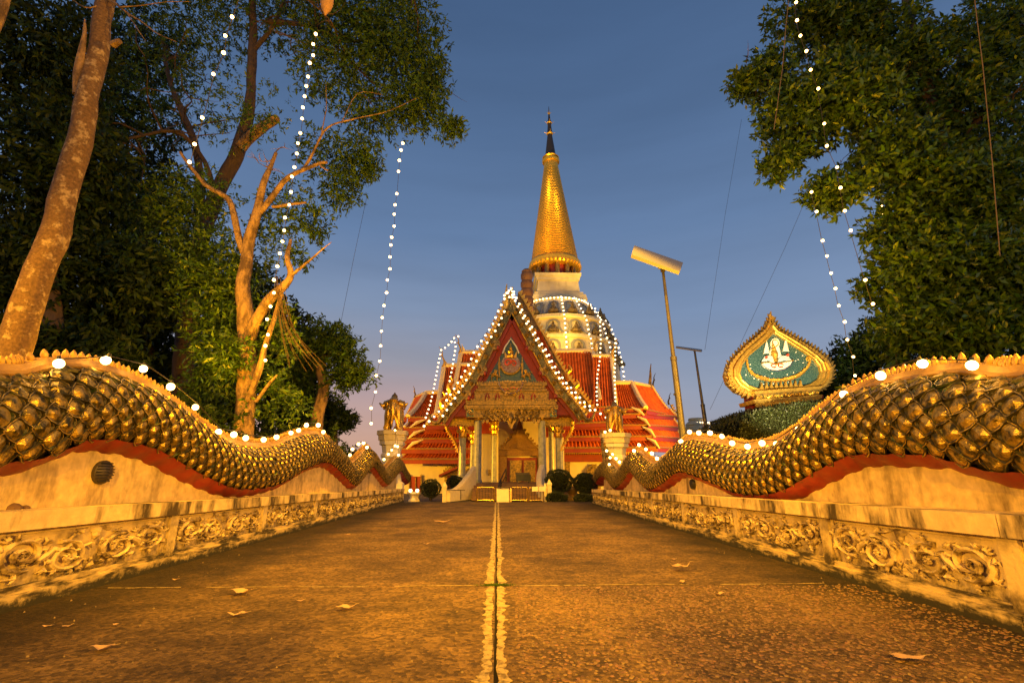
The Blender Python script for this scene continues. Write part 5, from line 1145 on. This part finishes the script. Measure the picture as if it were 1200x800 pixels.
# ================================================================ LAMP POSTS
def solar(px0, py0, px1, py1, Y, head, label, r=.075, hd=.06, tilt=None):
    b = P(px0, py0, Y); t = P(px1, py1, Y); g = b+(b-t)*(b.z/(t.z-b.z)); root = empty('lamp_post', (g.x, Y, 0), label, 'lamp post')
    k = .42; m_ = g.lerp(t, .62)
    mb = MB(); mb.tube([g, m_], [r*1.25, r], 12); mb.tube([m_-(t-g).normalized()*.06, m_+(t-g).normalized()*.03], r*1.12, 12); mb.build('lower_pole', M_metal, root, smooth=True)
    mb = MB(); mb.tube([m_, t], [r*.72, r*.5], 10); mb.build('upper_pole', M_metal, root, smooth=True)
    for z in (.40, .47): q = g.lerp(t, z); mb = MB(); mb.tube([q+Vector((-r*1.5, -.02, 0)), q+Vector((-r*1.1, -.02, 0))], .03, 6); mb.build('bolt', M_dark, root)
    return root, t
lp, t = solar(799, 500, 777, 318, 12.0, None, 'nearer lamp post with a broad unlit solar panel head')
A, B, Cc, D = P(739, 302, 11.6), P(742, 291, 12.6), P(799, 311, 12.6), P(795, 322, 11.6)
mb = MB(); nrm = (B-A).cross(D-A).normalized(); nrm = nrm if nrm.z > 0 else -nrm; mb.prism([A, B, Cc, D], nrm*.09); hd = mb.build('lamp_head', M_plastic, lp)
mb = MB(); mb.prism([A.lerp(D, .03)+(B-A)*.1-nrm*.012, A.lerp(D, .62)+(B-A)*.1-nrm*.012, A.lerp(D, .62)+(B-A)*.9-nrm*.012, A.lerp(D, .03)+(B-A)*.9-nrm*.012], nrm*.014); mb.build('lamp_lens', M_white, hd)
mb = MB()
for i in range(4): p = A.lerp(D, .16+.1*i)+(B-A)*.5-nrm*.016; mb.prism([p+(D-A)*.0, p+(D-A)*.06, p+(D-A)*.06+(B-A)*.22, p+(B-A)*.22], nrm*.004)
mb.build('led_strip', M_plastic, hd)
mb = MB(); p = A.lerp(D, .08)+(B-A)*.3-nrm*.015; mb.tube([p, p-nrm*.02], .02, 8); mb.build('sensor', M_black, hd)
mb = MB(); mb.prism([A.lerp(D, .70)+(B-A)*.12-nrm*.012, A.lerp(D, .97)+(B-A)*.12-nrm*.012, A.lerp(D, .97)+(B-A)*.9-nrm*.012, A.lerp(D, .70)+(B-A)*.9-nrm*.012], nrm*.014); mb.build('rear_cover', M_metal, hd)
mb = MB(); mb.tube([t, t+(t-P(799, 500, 12)).normalized()*.18], .07, 8); mb.tube([t+Vector((-.12, 0, .1)), t+Vector((.12, 0, .12))], .035, 6); mb.build('bracket', M_metal, hd)
lp, t = solar(828, 505, 814, 411, 21.0, None, 'farther thin lamp post with a narrow flat head', .085)
A, B, Cc, D = P(792, 408, 20.7), P(793, 407, 21.3), P(823, 411, 21.3), P(822, 412.5, 20.7)
mb = MB(); mb.prism([A, B, Cc, D], (0, 0, .07)); mb.build('lamp_head', M_plastic, lp); mb = MB(); mb.tube([t, P(812, 409, 21)], .05, 6); mb.build('bracket', M_metal, lp)
# ================================================================ STRING LIGHTS IN THE AIR
def pxs(l, Y0, Y1): n = len(l); return [P(x, y, Y0+(Y1-Y0)*i/max(1, n-1)) for i, (x, y) in enumerate(l)]
S1 = [(280, -5), (272, 20), (264, 42), (262, 62), (250, 87), (237, 138), (228, 169), (222, 190)]
light_string(pxs(S1, 6.5, 7.5), 'short string of eight amber bulbs hanging high before the left trees', r=.030)
S2 = [(370, 40), (367, 52), (367, 65), (363, 74), (361, 90), (359, 101), (357, 113), (355, 126), (354, 139), (352, 156), (349, 168), (348, 180), (345, 196), (342, 207), (341, 225), (339, 240), (334, 255), (333, 270), (331, 283), (328, 297), (325, 312), (321, 328), (321, 343), (317, 359), (313, 374), (314, 392), (311, 405), (311, 422)]
light_string(pxs(S2, 9.0, 10.5), 'long string of bulbs hanging down in front of the pale branching tree', r=.033)
S3 = [(472, 168), (470, 176), (468, 188), (467, 201), (465, 227), (463, 240), (462, 251), (462, 265), (459, 278), (458, 287), (457, 301), (457, 315), (454, 328), (453, 343), (450, 358), (448, 372), (447, 388), (446, 405), (445, 423), (441, 440), (440, 459), (435, 478), (435, 496)]
light_string(pxs(S3, 13, 15), 'string of bulbs hanging alone in the open sky left of the temple', r=.040)
S4 = [(930, -12), (933, 3), (934, 24), (938, 42), (945, 60), (950, 82), (959, 104), (966, 145), (969, 171), (981, 196), (985, 220), (990, 247), (997, 270), (1014, 328), (1023, 356)]
light_string(pxs(S4, 8.5, 9.5), 'long string of bulbs slanting down across the front of the right tree', r=.033)
S5 = [(951, 225), (957, 248), (964, 282), (969, 300), (974, 320), (979, 338), (983, 358), (990, 377), (993, 398), (1000, 418), (1002, 440)]
light_string(pxs(S5, 10, 11), 'string of bulbs hanging in the sky between the emblem sign and the right tree', r=.033)
S6 = [(1029, 228), (1033, 242), (1035, 251), (1053, 300), (1060, 329), (1062, 343), (1067, 355)]
light_string(pxs(S6, 10.5, 11.5), 'sparse string of small bulbs among the leaves of the right tree', r=.030)
S7 = [(1040, 357), (1043, 366), (1045, 372), (1046, 382), (1051, 390), (1055, 399), (1057, 407), (1056, 417), (1060, 428)]
light_string(pxs(S7, 12, 12.5), 'short string of small bulbs just above the right naga, below the leaves', r=.028)
def wirething(pix, Y0, Y1, label, r=.007, m=M_wire): 
    mb = MB(); mb.tube(pxs(pix, Y0, Y1), r, 5); tag(mb.build('cable', m), label, 'cable')
M_cable = mat('tan_cable', (.16, .11, .06), .6)
wirething([(926, -15), (921, 30), (917, 80), (907, 152)], 9, 9.6, 'tan cable hanging beside the string of bulbs at the top right', .009, M_cable)
wirething([(1141, -10), (1152, 80), (1162, 180), (1172, 300)], 7.5, 8.5, 'tan cable hanging in front of the dark right-hand foliage', .009, M_cable)
wirething([(1039, 352), (1046, 390), (1052, 430)], 11.5, 12, 'thin cable dropping to the right naga beside the short string', .007, M_cable)
wirething([(869, 140), (850, 250), (826, 410)], 20, 20, 'thin wire running down the sky to the farther lamp post', .006)
wirething([(945, 232), (920, 290), (832, 480)], 16, 20, 'thin guy wire from the right tree down towards the farther lamp post', .006)
wirething([(430, 230), (415, 300), (398, 385)], 16, 18, 'faint wire in the sky right of the left trees', .006)
# hanging lantern at the top
ln = empty('hanging_lantern', P(381, 5, 8), 'small tan round lantern hanging at the top edge above the long bulb string', 'lantern')
mb = MB(); lathe_px(mb, 381, 8.0, [(-12, 1), (-10, 4), (-4, 7.4), (4, 7.4), (10, 5.5), (15, 2.4), (18, .8)], 12); mb.build('shade', mat('tan_cloth', (.50, .28, .09), .8, 0, bump=.5, bscale=30, var=.2, vscale=8), ln, smooth=True)
mb = MB(); mb.tube([P(381, -12, 8), P(381, -30, 8)], .01, 5); mb.tube([P(382, 17, 8), P(382, 34, 8)], .006, 5); mb.build('cord', M_wire, ln)
# ---- strings on the temple
def strand(pix, Y, label, step=8, r=.054, dx=0, dy=0, Y1=None):
    pl = resample([Vector((x+dx, y+dy, 0)) for x, y in pix], step); n = len(pl)
    return light_string([P(p.x, p.y, Y+((Y1 or Y)-Y)*i/max(1, n-1)) for i, p in enumerate(pl)], label, r=r, far=True, wr=.012)
La = [(595, 343), (585, 362), (577, 381), (563, 401), (556, 411), (550, 426), (538, 446), (526, 465), (513, 484), (497, 499)]
strand(La, 23.3, 'outer strand of bulbs down the left side of the porch gable', 8.2)
strand([(x+6, y+3) for x, y in La[1:9]], 23.2, 'inner strand of bulbs down the left side of the porch gable', 8.2)
Ra = [(602, 342), (615, 370), (624, 384), (632, 399), (642, 413), (648, 426), (656, 438), (663, 448), (673, 458), (683, 470), (693, 477), (710, 489)]
strand(Ra, 23.3, 'outer strand of bulbs down the right side of the porch gable', 7.6)
strand([(x-1.5, y+3.5) for x, y in Ra[:-1]], 23.2, 'inner strand of bulbs down the right side of the porch gable', 7.6)
strand([(591, 346), (599, 338), (604, 349), (597, 348)], 23.2, 'cluster of bulbs round the finial of the porch gable', 4)
strand([(517, 410), (514, 425), (511, 441), (508, 457), (504, 474), (499, 489)], 29.6, 'strand of bulbs hanging from the lower left roof finial', 5.2)
strand([(532, 396), (534, 406), (530, 431), (527, 446), (524, 458), (520, 474), (518, 486)], 29.8, 'strand of bulbs hanging from the upper left roof finial', 5.2)
strand([(517, 410), (522, 407), (528, 402), (532, 396), (537, 394)], 29.7, 'short bridge of bulbs between the two left roof finials', 5)
strand([(703, 372), (704, 400), (703, 420), (700, 440), (699, 460), (700, 474)], 29.8, 'left strand of bulbs hanging over the right end of the roof', 5)
strand([(721, 397), (721, 420), (720, 440), (721, 460), (721, 470)], 29.8, 'right strand of bulbs hanging from the right roof finial', 5)
def arc(py, r, a0, a1, n, label):
    z = zfront(py, r); pts = [Vector((cx+(r+.35)*math.sin(R(a0+(a1-a0)*k/n)), cy-(r+.35)*math.cos(R(a0+(a1-a0)*k/n)), z)) for k in range(n+1)]; light_string(pts, label, r=.09, far=True, wr=.02)
arc(350, 3.1, -60, 100, 26, 'ring of bulbs round the shoulder of the white chedi')
for k, a in enumerate((0, 22, 44, 66, 84)):
    nm = ['vertical line of bulbs down the middle of the chedi bell', 'vertical line of bulbs on the chedi bell, second from its middle', 'vertical line of bulbs on the chedi bell, third from its middle', 'vertical line of bulbs on the chedi bell, near its right flank', 'vertical line of bulbs along the right outline of the chedi bell'][k]
    zz = np.linspace(tz[0]-.6, tz[7]-.1, 18); light_string([Vector((cx+(rad_at(z)+.4)*math.sin(R(a)), cy-(rad_at(z)+.4)*math.cos(R(a)), z)) for z in zz], nm, r=.085, far=True, wr=.02)
# ================================================================ TREES
def limb(mb, pts, n=10, k=4, wob=.03):
    """pts: (px, py, Y, radius)"""
    c = spline([P(x, y, Y) for x, y, Y, r in pts], k); rr = []; m = len(pts)
    for i in range(m-1):
        for j in range(k): rr.append(pts[i][3]+(pts[i+1][3]-pts[i][3])*j/k)
    rr.append(pts[-1][3])
    c = [p+Vector([wob*noise.noise(p*1.3+Vector((s*9, 0, 0)))*2 for s in range(3)]) for p in c]; rr = [r*(1+.12*noise.noise(p*2.5)) for r, p in zip(rr, c)]
    mb.tube(c, rr, n); return c
def branches(mb, c, r0, n, length, seed, up=.3, spread=1.0, depth=1, tips=None):
    rnd = random.Random(seed)
    for _ in range(n):
        p = c[rnd.randrange(len(c)//3, len(c))]; d = Vector((rnd.gauss(0, 1)*spread, rnd.gauss(0, .8), rnd.gauss(up, .6))).normalized(); l = length*rnd.uniform(.5, 1.2); q = [p]
        for i in range(5): d = (d+Vector((rnd.gauss(0, .25), rnd.gauss(0, .25), rnd.gauss(.0, .25)))).normalized(); q.append(q[-1]+d*l/5)
        mb.tube(q, [r0*(1-i/5.5) for i in range(6)], 5)
        if depth: branches(mb, q, r0*.5, 3, length*.55, seed*7+_, up, spread, depth-1)
def foliage(vols, leaf, per, mt, name, parent, wid=.32, droop=0.0, rosette=.12):
    """vols: (px, py, Y, rx px, ry px, ry depth m, clusters)"""
    Bs = []; Ts = []; Ws = []; Ss = []
    for (px, py, Y, rx, ry, rd, n) in vols:
        c = np.array(P(px, py, Y)); s = 1/ppm(Y, c[2]); d = unit(RNG.normal(0, 1, (n, 3))); rad = RNG.uniform(0, 1, (n, 1))**(1/2.2)
        q = c+d*rad*np.array([rx*s, rd, ry*s])
        q = q+RNG.normal(0, .10, (n, 3)); out = unit(d+RNG.normal(0, .55, (n, 3))+np.array([0, 0, .15-droop]))
        for k in range(per):
            tw = RNG.uniform(-.12, .05, (n, 1)) if rosette else 0
            b = q+out*tw*leaf*6+RNG.normal(0, rosette*.25, (n, 3)); dirn = unit(out*.55+RNG.normal(0, .75, (n, 3))+np.array([0, 0, -droop*.8])); l = leaf*RNG.uniform(.6, 1.25, (n, 1))
            Bs.append(b); Ts.append(b+dirn*l); Ws.append(l[:, 0]*wid*.5); r_ = RNG.normal(0, 1, (n, 3)); Ss.append(unit(np.cross(dirn, r_)))
    return leaf_mesh(name, np.concatenate(Bs), np.concatenate(Ts), np.concatenate(Ws), np.concatenate(Ss), mt, parent)
def tree(name, label, basepx, Y, cat='tree', group=None): 
    c = P(basepx[0], basepx[1], Y); return empty(name, (c.x, Y, 0), label, cat, group)
def down(px, py, Y, r, n=2):      # continue a trunk to the ground
    p = P(px, py, Y); mb = MB(); return p
# leaning trunk at the left edge
t1 = tree('leaning_tree', 'pale leaning tree trunk with lichen patches at the left edge', (10, 500), 7.2)
mb = MB(); p = P(18, 392, 7.2); c = limb(mb, [(-30, 560, 7.2, 0.2460), (-8, 470, 7.2, 0.2214), (18, 392, 7.2, 0.2050), (52, 300, 7.2, 0.1927), (78, 220, 7.2, 0.1804), (100, 130, 7.2, 0.1640), (112, 70, 7.2, 0.1517), (122, 10, 7.2, 0.1394), (132, -60, 7.2, 0.1312), (140, -140, 7.2, 0.1066)], 18, 5)
mb.tube([c[0], Vector((c[0].x-.15, c[0].y, -.1))], [.31, .36], 18); mb.build('trunk', M_lichen, t1, smooth=True)
mb = MB(); limb(mb, [(92, 112, 7.15, 0.0820), (92, 80, 7.05, 0.0697), (99, 40, 7.0, 0.0328), (101, 22, 7, 0.0066)], 9); limb(mb, [(134, 52, 7.0, 0.0656), (142, 50, 6.95, 0.0410)], 8); mb.build('stub', M_bark, t1, smooth=True)
for q_ in ([(127, 0, 7.1, 0.0246), (150, 14, 7, 0.0164), (175, 33, 6.9, 0.0115), (208, 49, 6.8, 0.0049)], [(140, 8, 7, 0.0131), (165, 4, 7, 0.0098), (222, 3, 7, 0.0041)], [(150, 15, 7, 0.0098), (160, 35, 6.9, 0.0066), (171, 48, 6.9, 0.0033)], [(120, 5, 7.1, 0.0164), (100, 8, 7, 0.0098), (70, -10, 7, 0.0049)]):
    mb = MB(); limb(mb, q_, 6); mb.build('branch', M_bark, t1)
mb = MB(); limb(mb, [(-14, 40, 6.5, 0.0984), (2, 14, 6.5, 0.0738), (14, -12, 6.5, 0.0574)], 10); mb.build('branch', M_bark, t1, smooth=True)
foliage([(150, -150, 7.5, 120, 60, 1.5, 300)], .13, 7, M_leaf, 'crown', t1)
# big old tree with the brown forked trunk
t2 = tree('old_tree', 'tall old tree with forked brown trunk and broad overhanging crown', (215, 480), 14)
mb = MB(); a = limb(mb, [(208, 520, 14.5, 0.3060), (214, 440, 14.5, 0.2890), (219, 370, 14.5, 0.2635), (226, 310, 14.4, 0.2550), (245, 250, 14.3, 0.2465), (268, 200, 14.2, 0.2295), (284, 165, 14.1, 0.2210), (292, 120, 14, 0.1700), (297, 60, 14, 0.1445), (296, 10, 14, 0.1275), (300, -40, 14, 0.1020)], 14, 4)
mb.tube([a[0], Vector((a[0].x, a[0].y, -.1))], [.36, .44], 14); mb.build('trunk', M_barkdk, t2, smooth=True)
mb = MB(); limb(mb, [(283, 172, 14, 0.1870), (300, 155, 13.8, 0.1700), (320, 141, 13.6, 0.1445), (323, 139, 13.6, 0.1360)], 10); mb.build('cut_limb', M_bark, t2, smooth=True)
mb = MB(); b1 = limb(mb, [(232, 250, 14.5, 0.1700), (234, 205, 14.5, 0.1360), (222, 150, 14.6, 0.1105), (200, 100, 14.8, 0.0850), (190, 50, 15, 0.0595)], 8); b2 = limb(mb, [(256, 245, 14.3, 0.1020), (240, 190, 14, 0.0765), (205, 155, 13.6, 0.0595), (135, 166, 13, 0.0340)], 7)
b3 = limb(mb, [(312, 25, 13.8, 0.0935), (350, 28, 13.4, 0.0850), (372, 32, 13.2, 0.0680), (400, 45, 13, 0.0595), (450, 50, 13, 0.0340), (500, 60, 13, 0.0170)], 7); b4 = limb(mb, [(372, 32, 13.2, 0.0425), (400, 60, 13.1, 0.0382), (440, 100, 13, 0.0255), (470, 115, 13, 0.0127)], 6); b5 = limb(mb, [(298, 60, 14, 0.0850), (320, 30, 13.8, 0.0765), (340, -20, 13.6, 0.0510)], 7)
for i, b in enumerate((b1, b2, b3, b4, b5)): branches(mb, b, .035, 9, 2.2, 11+i, up=.2)
mb.build('branch', M_barkdk, t2, smooth=True)
foliage([(430, 20, 13, 85, 62, 1.6, 1500), (330, 10, 14, 90, 50, 1.8, 900), (225, 20, 14.5, 90, 70, 2, 900), (470, 55, 12.8, 60, 52, 1.3, 750), (400, 85, 13.2, 60, 42, 1.3, 560), (490, 125, 12.8, 38, 26, 1, 420), (528, 150, 12.6, 20, 9, .6, 110), (440, 135, 13, 45, 30, 1, 330), (500, 90, 12.8, 30, 30, .9, 300),
         (420, 185, 13, 32, 28, .8, 220), (400, 222, 13, 22, 30, .8, 180), (370, 265, 13, 14, 25, .6, 90), (350, 305, 13, 10, 16, .5, 40), (380, 180, 13.4, 35, 30, 1, 160), (432, 195, 12.9, 8, 22, .4, 60), (180, 120, 15, 90, 60, 1.6, 500)], .17, 7, M_leaf, 'crown', t2, droop=.35)
# pale branching tree
t3 = tree('pale_tree', 'pale barked tree with lopped branches left of the sky, behind the naga', (285, 510), 11.5)
mb = MB(); a = limb(mb, [(286, 540, 11.5, 0.2268), (287, 470, 11.5, 0.2058), (290, 420, 11.5, 0.1974), (288, 380, 11.5, 0.2016), (285, 330, 11.5, 0.1680), (291, 290, 11.5, 0.1428), (300, 255, 11.4, 0.1176), (308, 215, 11.3, 0.0840), (318, 196, 11.3, 0.0588), (323, 180, 11.3, 0.0420)], 14, 4)
mb.tube([a[0], Vector((a[0].x, a[0].y, -.1))], [.27, .36], 14)
limb(mb, [(292, 395, 11.4, 0.1428), (303, 372, 11.3, 0.1344), (315, 352, 11.2, 0.1176), (330, 338, 11.2, 0.1008), (340, 322, 11.2, 0.0756), (337, 300, 11.2, 0.0588), (340, 280, 11.2, 0.0336)], 10); limb(mb, [(290, 470, 11.3, 0.0672), (300, 440, 11.2, 0.0756), (312, 405, 11.2, 0.0672), (322, 372, 11.2, 0.0504), (330, 345, 11.2, 0.0420)], 8)
limb(mb, [(288, 300, 11.5, 0.1008), (278, 270, 11.4, 0.0840), (268, 235, 11.3, 0.0756), (240, 215, 11.2, 0.0504), (212, 178, 11, 0.0336)], 8); limb(mb, [(303, 250, 11.4, 0.0840), (322, 225, 11.3, 0.0756), (345, 205, 11.2, 0.0588), (372, 192, 11.1, 0.0420), (385, 190, 11.1, 0.0378)], 8)
mb.build('trunk', M_bark, t3, smooth=True)
for q_ in ([(338, 325, 11.2, 0.0420), (352, 312, 11.1, 0.0336), (368, 300, 11, 0.0252), (389, 283, 11, 0.0067)], [(355, 200, 11.2, 0.0420), (372, 170, 11.1, 0.0294), (385, 150, 11, 0.0252), (410, 140, 11, 0.0185), (450, 132, 11, 0.0101), (490, 115, 11, 0.0042)], [(378, 160, 11, 0.0168), (382, 120, 11, 0.0101), (384, 100, 11, 0.0050)], [(400, 142, 11, 0.0126), (420, 110, 11, 0.0084), (447, 112, 11, 0.0042)], [(375, 192, 11.1, 0.0252), (384, 200, 11, 0.0252)], [(318, 240, 11.3, 0.0420), (345, 240, 11.1, 0.0336), (358, 238, 11, 0.0252)], [(300, 470, 11.3, 0.0420), (318, 448, 11.2, 0.0336), (326, 440, 11.2, 0.0168)]):
    mb = MB(); limb(mb, q_, 6); mb.build('branch', M_bark, t3, smooth=True)
mb = MB(); branches(mb, a[18:], .022, 4, 1.0, 5, up=.5); mb.build('twigs', M_bark, t3, smooth=True)
mb = MB(); rnd = random.Random(4)
for k in range(16):
    x = 328+rnd.uniform(-6, 6); y = 330+rnd.uniform(-8, 10); x2 = x+rnd.uniform(5, 55); y2 = rnd.uniform(400, 440); mb.tube(spline([P(x, y, 11.1), P(x+(x2-x)*.3, y+(y2-y)*.55, 11.0), P(x2, y2, 10.9+rnd.uniform(-.2, .4))], 5), .004, 4)
mb.build('hanging_root', M_barkdk, t3)
foliage([(268, 350, 11.9, 30, 60, .5, 420), (262, 420, 11.2, 34, 30, .5, 260), (330, 250, 12.4, 40, 50, .7, 200), (320, 400, 11.9, 28, 60, .6, 200), (215, 240, 12.2, 60, 50, .7, 500), (240, 320, 12.0, 42, 60, .8, 520), (255, 390, 11.8, 35, 45, .7, 300), (310, 400, 12.2, 30, 40, .6, 90), (300, 300, 12.5, 45, 50, .8, 130), (200, 300, 12.3, 60, 60, .8, 420), (320, 470, 11.9, 45, 30, .7, 170), (240, 460, 11.8, 40, 35, .7, 200), (140, 260, 12.5, 50, 60, 1, 350), (285, 130, 12.8, 60, 50, 1, 150)], .15, 8, M_leafbr, 'crown', t3, droop=.3)
# small tree right of it
t4 = tree('small_tree', 'slender pale tree with a small lopsided crown nearest the open sky', (372, 500), 16)
mb = MB(); a = limb(mb, [(370, 525, 16, .20), (372, 490, 16, .19), (379, 460, 16, .18), (376, 430, 16, .14), (386, 412, 16, .11), (394, 395, 16, .06)], 10); mb.tube([a[0], Vector((a[0].x, a[0].y, -.1))], [.2, .26], 10); limb(mb, [(379, 455, 16, .1), (392, 438, 15.9, .08), (402, 425, 15.8, .04)], 8); mb.build('trunk', M_bark, t4, smooth=True)
foliage([(385, 395, 16, 32, 17, 1, 340), (400, 415, 16, 26, 24, 1, 320), (418, 440, 16, 18, 16, .8, 190), (360, 420, 16.3, 20, 28, .9, 200), (350, 450, 16.5, 22, 40, .9, 200), (400, 448, 16, 16, 18, .8, 110)], .17, 8, M_leaf, 'crown', t4, droop=.3)
t5 = tree('dark_tree', 'dark feathery tree low against the sky, left of the golden elephant', (395, 505), 19)
mb = MB(); limb(mb, [(395, 530, 19, .12), (393, 500, 19, .1), (398, 480, 19, .05)], 7); mb.build('trunk', M_barkdk, t5)
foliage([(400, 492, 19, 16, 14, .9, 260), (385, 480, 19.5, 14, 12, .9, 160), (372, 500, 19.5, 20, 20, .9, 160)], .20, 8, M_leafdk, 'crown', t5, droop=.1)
# the dark wood on the left
for i, (px, Y, lb, vols) in enumerate([
    (60, 10.5, 'dark leafy tree filling the left edge behind the leaning trunk', [(40, 330, 11, 90, 80, 1.2, 1000), (60, 200, 11, 90, 90, 1.4, 900), (40, 70, 11, 90, 90, 1.4, 800), (100, 420, 10.8, 60, 40, 1, 400), (20, 420, 10.5, 60, 40, 1, 400), (150, 340, 11.5, 50, 60, 1, 400)]),
    (170, 15.5, 'dark dense tree between the leaning trunk and the forked tree', [(150, 250, 16, 90, 80, 1.5, 900), (190, 360, 16, 70, 80, 1.5, 800), (130, 150, 16, 80, 80, 1.6, 650), (120, 420, 15.5, 80, 50, 1.3, 600), (200, 450, 15.5, 60, 40, 1, 400), (150, 60, 16.5, 80, 60, 1.6, 500)]),
    (310, 18.5, 'dark bushy tree behind the pale lopped tree', [(300, 430, 18.5, 55, 60, 1.5, 800), (330, 390, 19, 35, 40, 1.4, 380), (350, 440, 19, 35, 50, 1.4, 420), (290, 350, 19, 40, 50, 1.5, 380), (360, 490, 18.5, 40, 35, 1.3, 420), (250, 470, 18, 60, 50, 1.5, 500)])]):
    t = tree('background_tree', lb, (px, 500), Y); mb = MB(); a = limb(mb, [(px, 540, Y, .3), (px+6, 440, Y, .26), (px-4, 330, Y, .2), (px+8, 220, Y, .12)] if i < 2 else [(px, 540, Y, .25), (px+6, 470, Y, .2), (px+10, 400, Y, .1)], 9); mb.tube([a[0], Vector((a[0].x, a[0].y, -.1))], .32, 9); mb.build('trunk', M_barkdk, t, smooth=True)
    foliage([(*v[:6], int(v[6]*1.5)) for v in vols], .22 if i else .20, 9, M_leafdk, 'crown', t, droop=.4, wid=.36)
# undergrowth behind the left naga
sb = foliage([(60, 470, 9.5, 130, 30, 1.0, 500), (200, 500, 11, 90, 30, 1.2, 500), (320, 520, 13, 80, 25, 1.2, 400), (400, 540, 16, 40, 18, 1, 200)], .16, 8, M_leafdk, 'undergrowth', None); tag(sb, 'dark undergrowth behind the left naga', 'undergrowth', kind='stuff')
# right-hand trees
r1 = tree('broadleaf_tree', 'large glossy-leaved tree filling the upper right corner', (1130, 480), 11)
mb = MB(); a = limb(mb, [(1165, 560, 11.5, .38), (1160, 470, 11.5, .35), (1150, 380, 11.5, .33), (1130, 280, 11.4, .28), (1110, 180, 11.3, .22), (1080, 80, 11, .15), (1060, 0, 11, .1)], 12); mb.tube([a[0], Vector((a[0].x, a[0].y, -.1))], [.38, .5], 12); mb.build('trunk', M_barkdk, r1, smooth=True)
mb = MB(); b1 = limb(mb, [(1125, 270, 11.3, .14), (1070, 210, 11, .1), (1010, 160, 10.8, .07), (940, 110, 10.8, .04), (890, 90, 10.8, .02)], 8); b2 = limb(mb, [(1140, 340, 11.4, .14), (1180, 270, 11, .1), (1230, 200, 10.5, .06)], 8); b3 = limb(mb, [(1115, 190, 11.3, .12), (1160, 120, 11, .09), (1200, 40, 10.8, .05)], 8); b4 = limb(mb, [(1085, 90, 11, .09), (1020, 40, 10.8, .06), (950, 0, 10.6, .03)], 7)
for i, b in enumerate((a[8:], b1, b2, b3, b4)): branches(mb, b, .035, 9, 1.8, 31+i, up=.1)
mb.build('branch', M_barkdk, r1, smooth=True)
foliage([(960, 20, 11, 65, 42, 1.0, 560), (900, 90, 11, 34, 34, .8, 300), (872, 97, 11, 22, 13, .5, 80), (940, 140, 10.6, 55, 50, .9, 600), (915, 190, 10.8, 24, 20, .6, 150), (1000, 110, 10.0, 60, 60, .8, 700), (975, 225, 10.4, 34, 22, .7, 280), (1040, 60, 10.8, 70, 60, 1.1, 700),
         (1060, 190, 10.2, 65, 60, .9, 800), (1130, 100, 10.8, 80, 90, 1.2, 900), (1180, 30, 10.5, 70, 60, 1.1, 500), (1150, 230, 10.4, 80, 70, 1.0, 900), (1110, 310, 10.4, 80, 50, 1.0, 900), (1180, 330, 10.2, 60, 70, 1.0, 700), (1060, 270, 10.8, 50, 40, .9, 420), (1090, 370, 10.6, 55, 36, .9, 560), (1160, 390, 10.2, 70, 34, 1.0, 620), (1040, 330, 11.5, 30, 34, .9, 260), (1060, 390, 11.5, 32, 28, .9, 300), (1000, 60, 11.5, 80, 70, 1, 500), (1100, 160, 12, 110, 120, 1, 1200), (1000, 15, 10.4, 50, 30, .6, 200)], .185, 8, M_leafbr, 'crown', r1, wid=.42, droop=.05)
for i, (px, Y, lb, vols) in enumerate([
    (1020, 17, 'dim round-crowned tree low behind the emblem sign', [(1010, 420, 17, 34, 32, 1.4, 500), (1040, 400, 17.5, 34, 34, 1.4, 460), (985, 450, 17, 30, 30, 1.2, 400), (1015, 470, 17, 45, 30, 1.2, 420), (1060, 450, 17, 40, 36, 1.3, 420), (960, 470, 18, 22, 20, 1, 150)]),
    (1180, 14.5, 'dark dense tree behind the large glossy one at the right edge', [(1190, 200, 15, 90, 90, 1.4, 900), (1180, 360, 15, 90, 70, 1.4, 800), (1100, 420, 15, 60, 50, 1.3, 600), (1190, 60, 15.5, 90, 90, 1.5, 800), (1150, 450, 14.5, 80, 40, 1.2, 500), (1100, 280, 15.5, 60, 70, 1.2, 500)])]):
    t = tree('background_tree', lb, (px, 500), Y); mb = MB(); a = limb(mb, [(px, 540, Y, .25), (px+6, 470, Y, .22), (px-4, 430, Y, .15)], 9); mb.tube([a[0], Vector((a[0].x, a[0].y, -.1))], .3, 9); mb.build('trunk', M_barkdk, t, smooth=True)
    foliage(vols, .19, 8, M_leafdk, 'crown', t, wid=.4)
sb = foliage([(1100, 470, 10.5, 130, 34, 1.0, 700), (1000, 500, 13, 70, 25, 1, 250), (900, 515, 15.5, 70, 12, .5, 150)], .16, 8, M_leafdk, 'undergrowth', None); tag(sb, 'dark undergrowth behind the right naga', 'undergrowth', kind='stuff')
# far tree line beyond the temple
ft = foliage([(px, 552, 70, 60, 10, 3, 260) for px in range(-200, 1500, 70)], .7, 7, M_leafdk, 'far_wood', None); tag(ft, 'distant dark wood on the horizon', 'wood', kind='stuff')
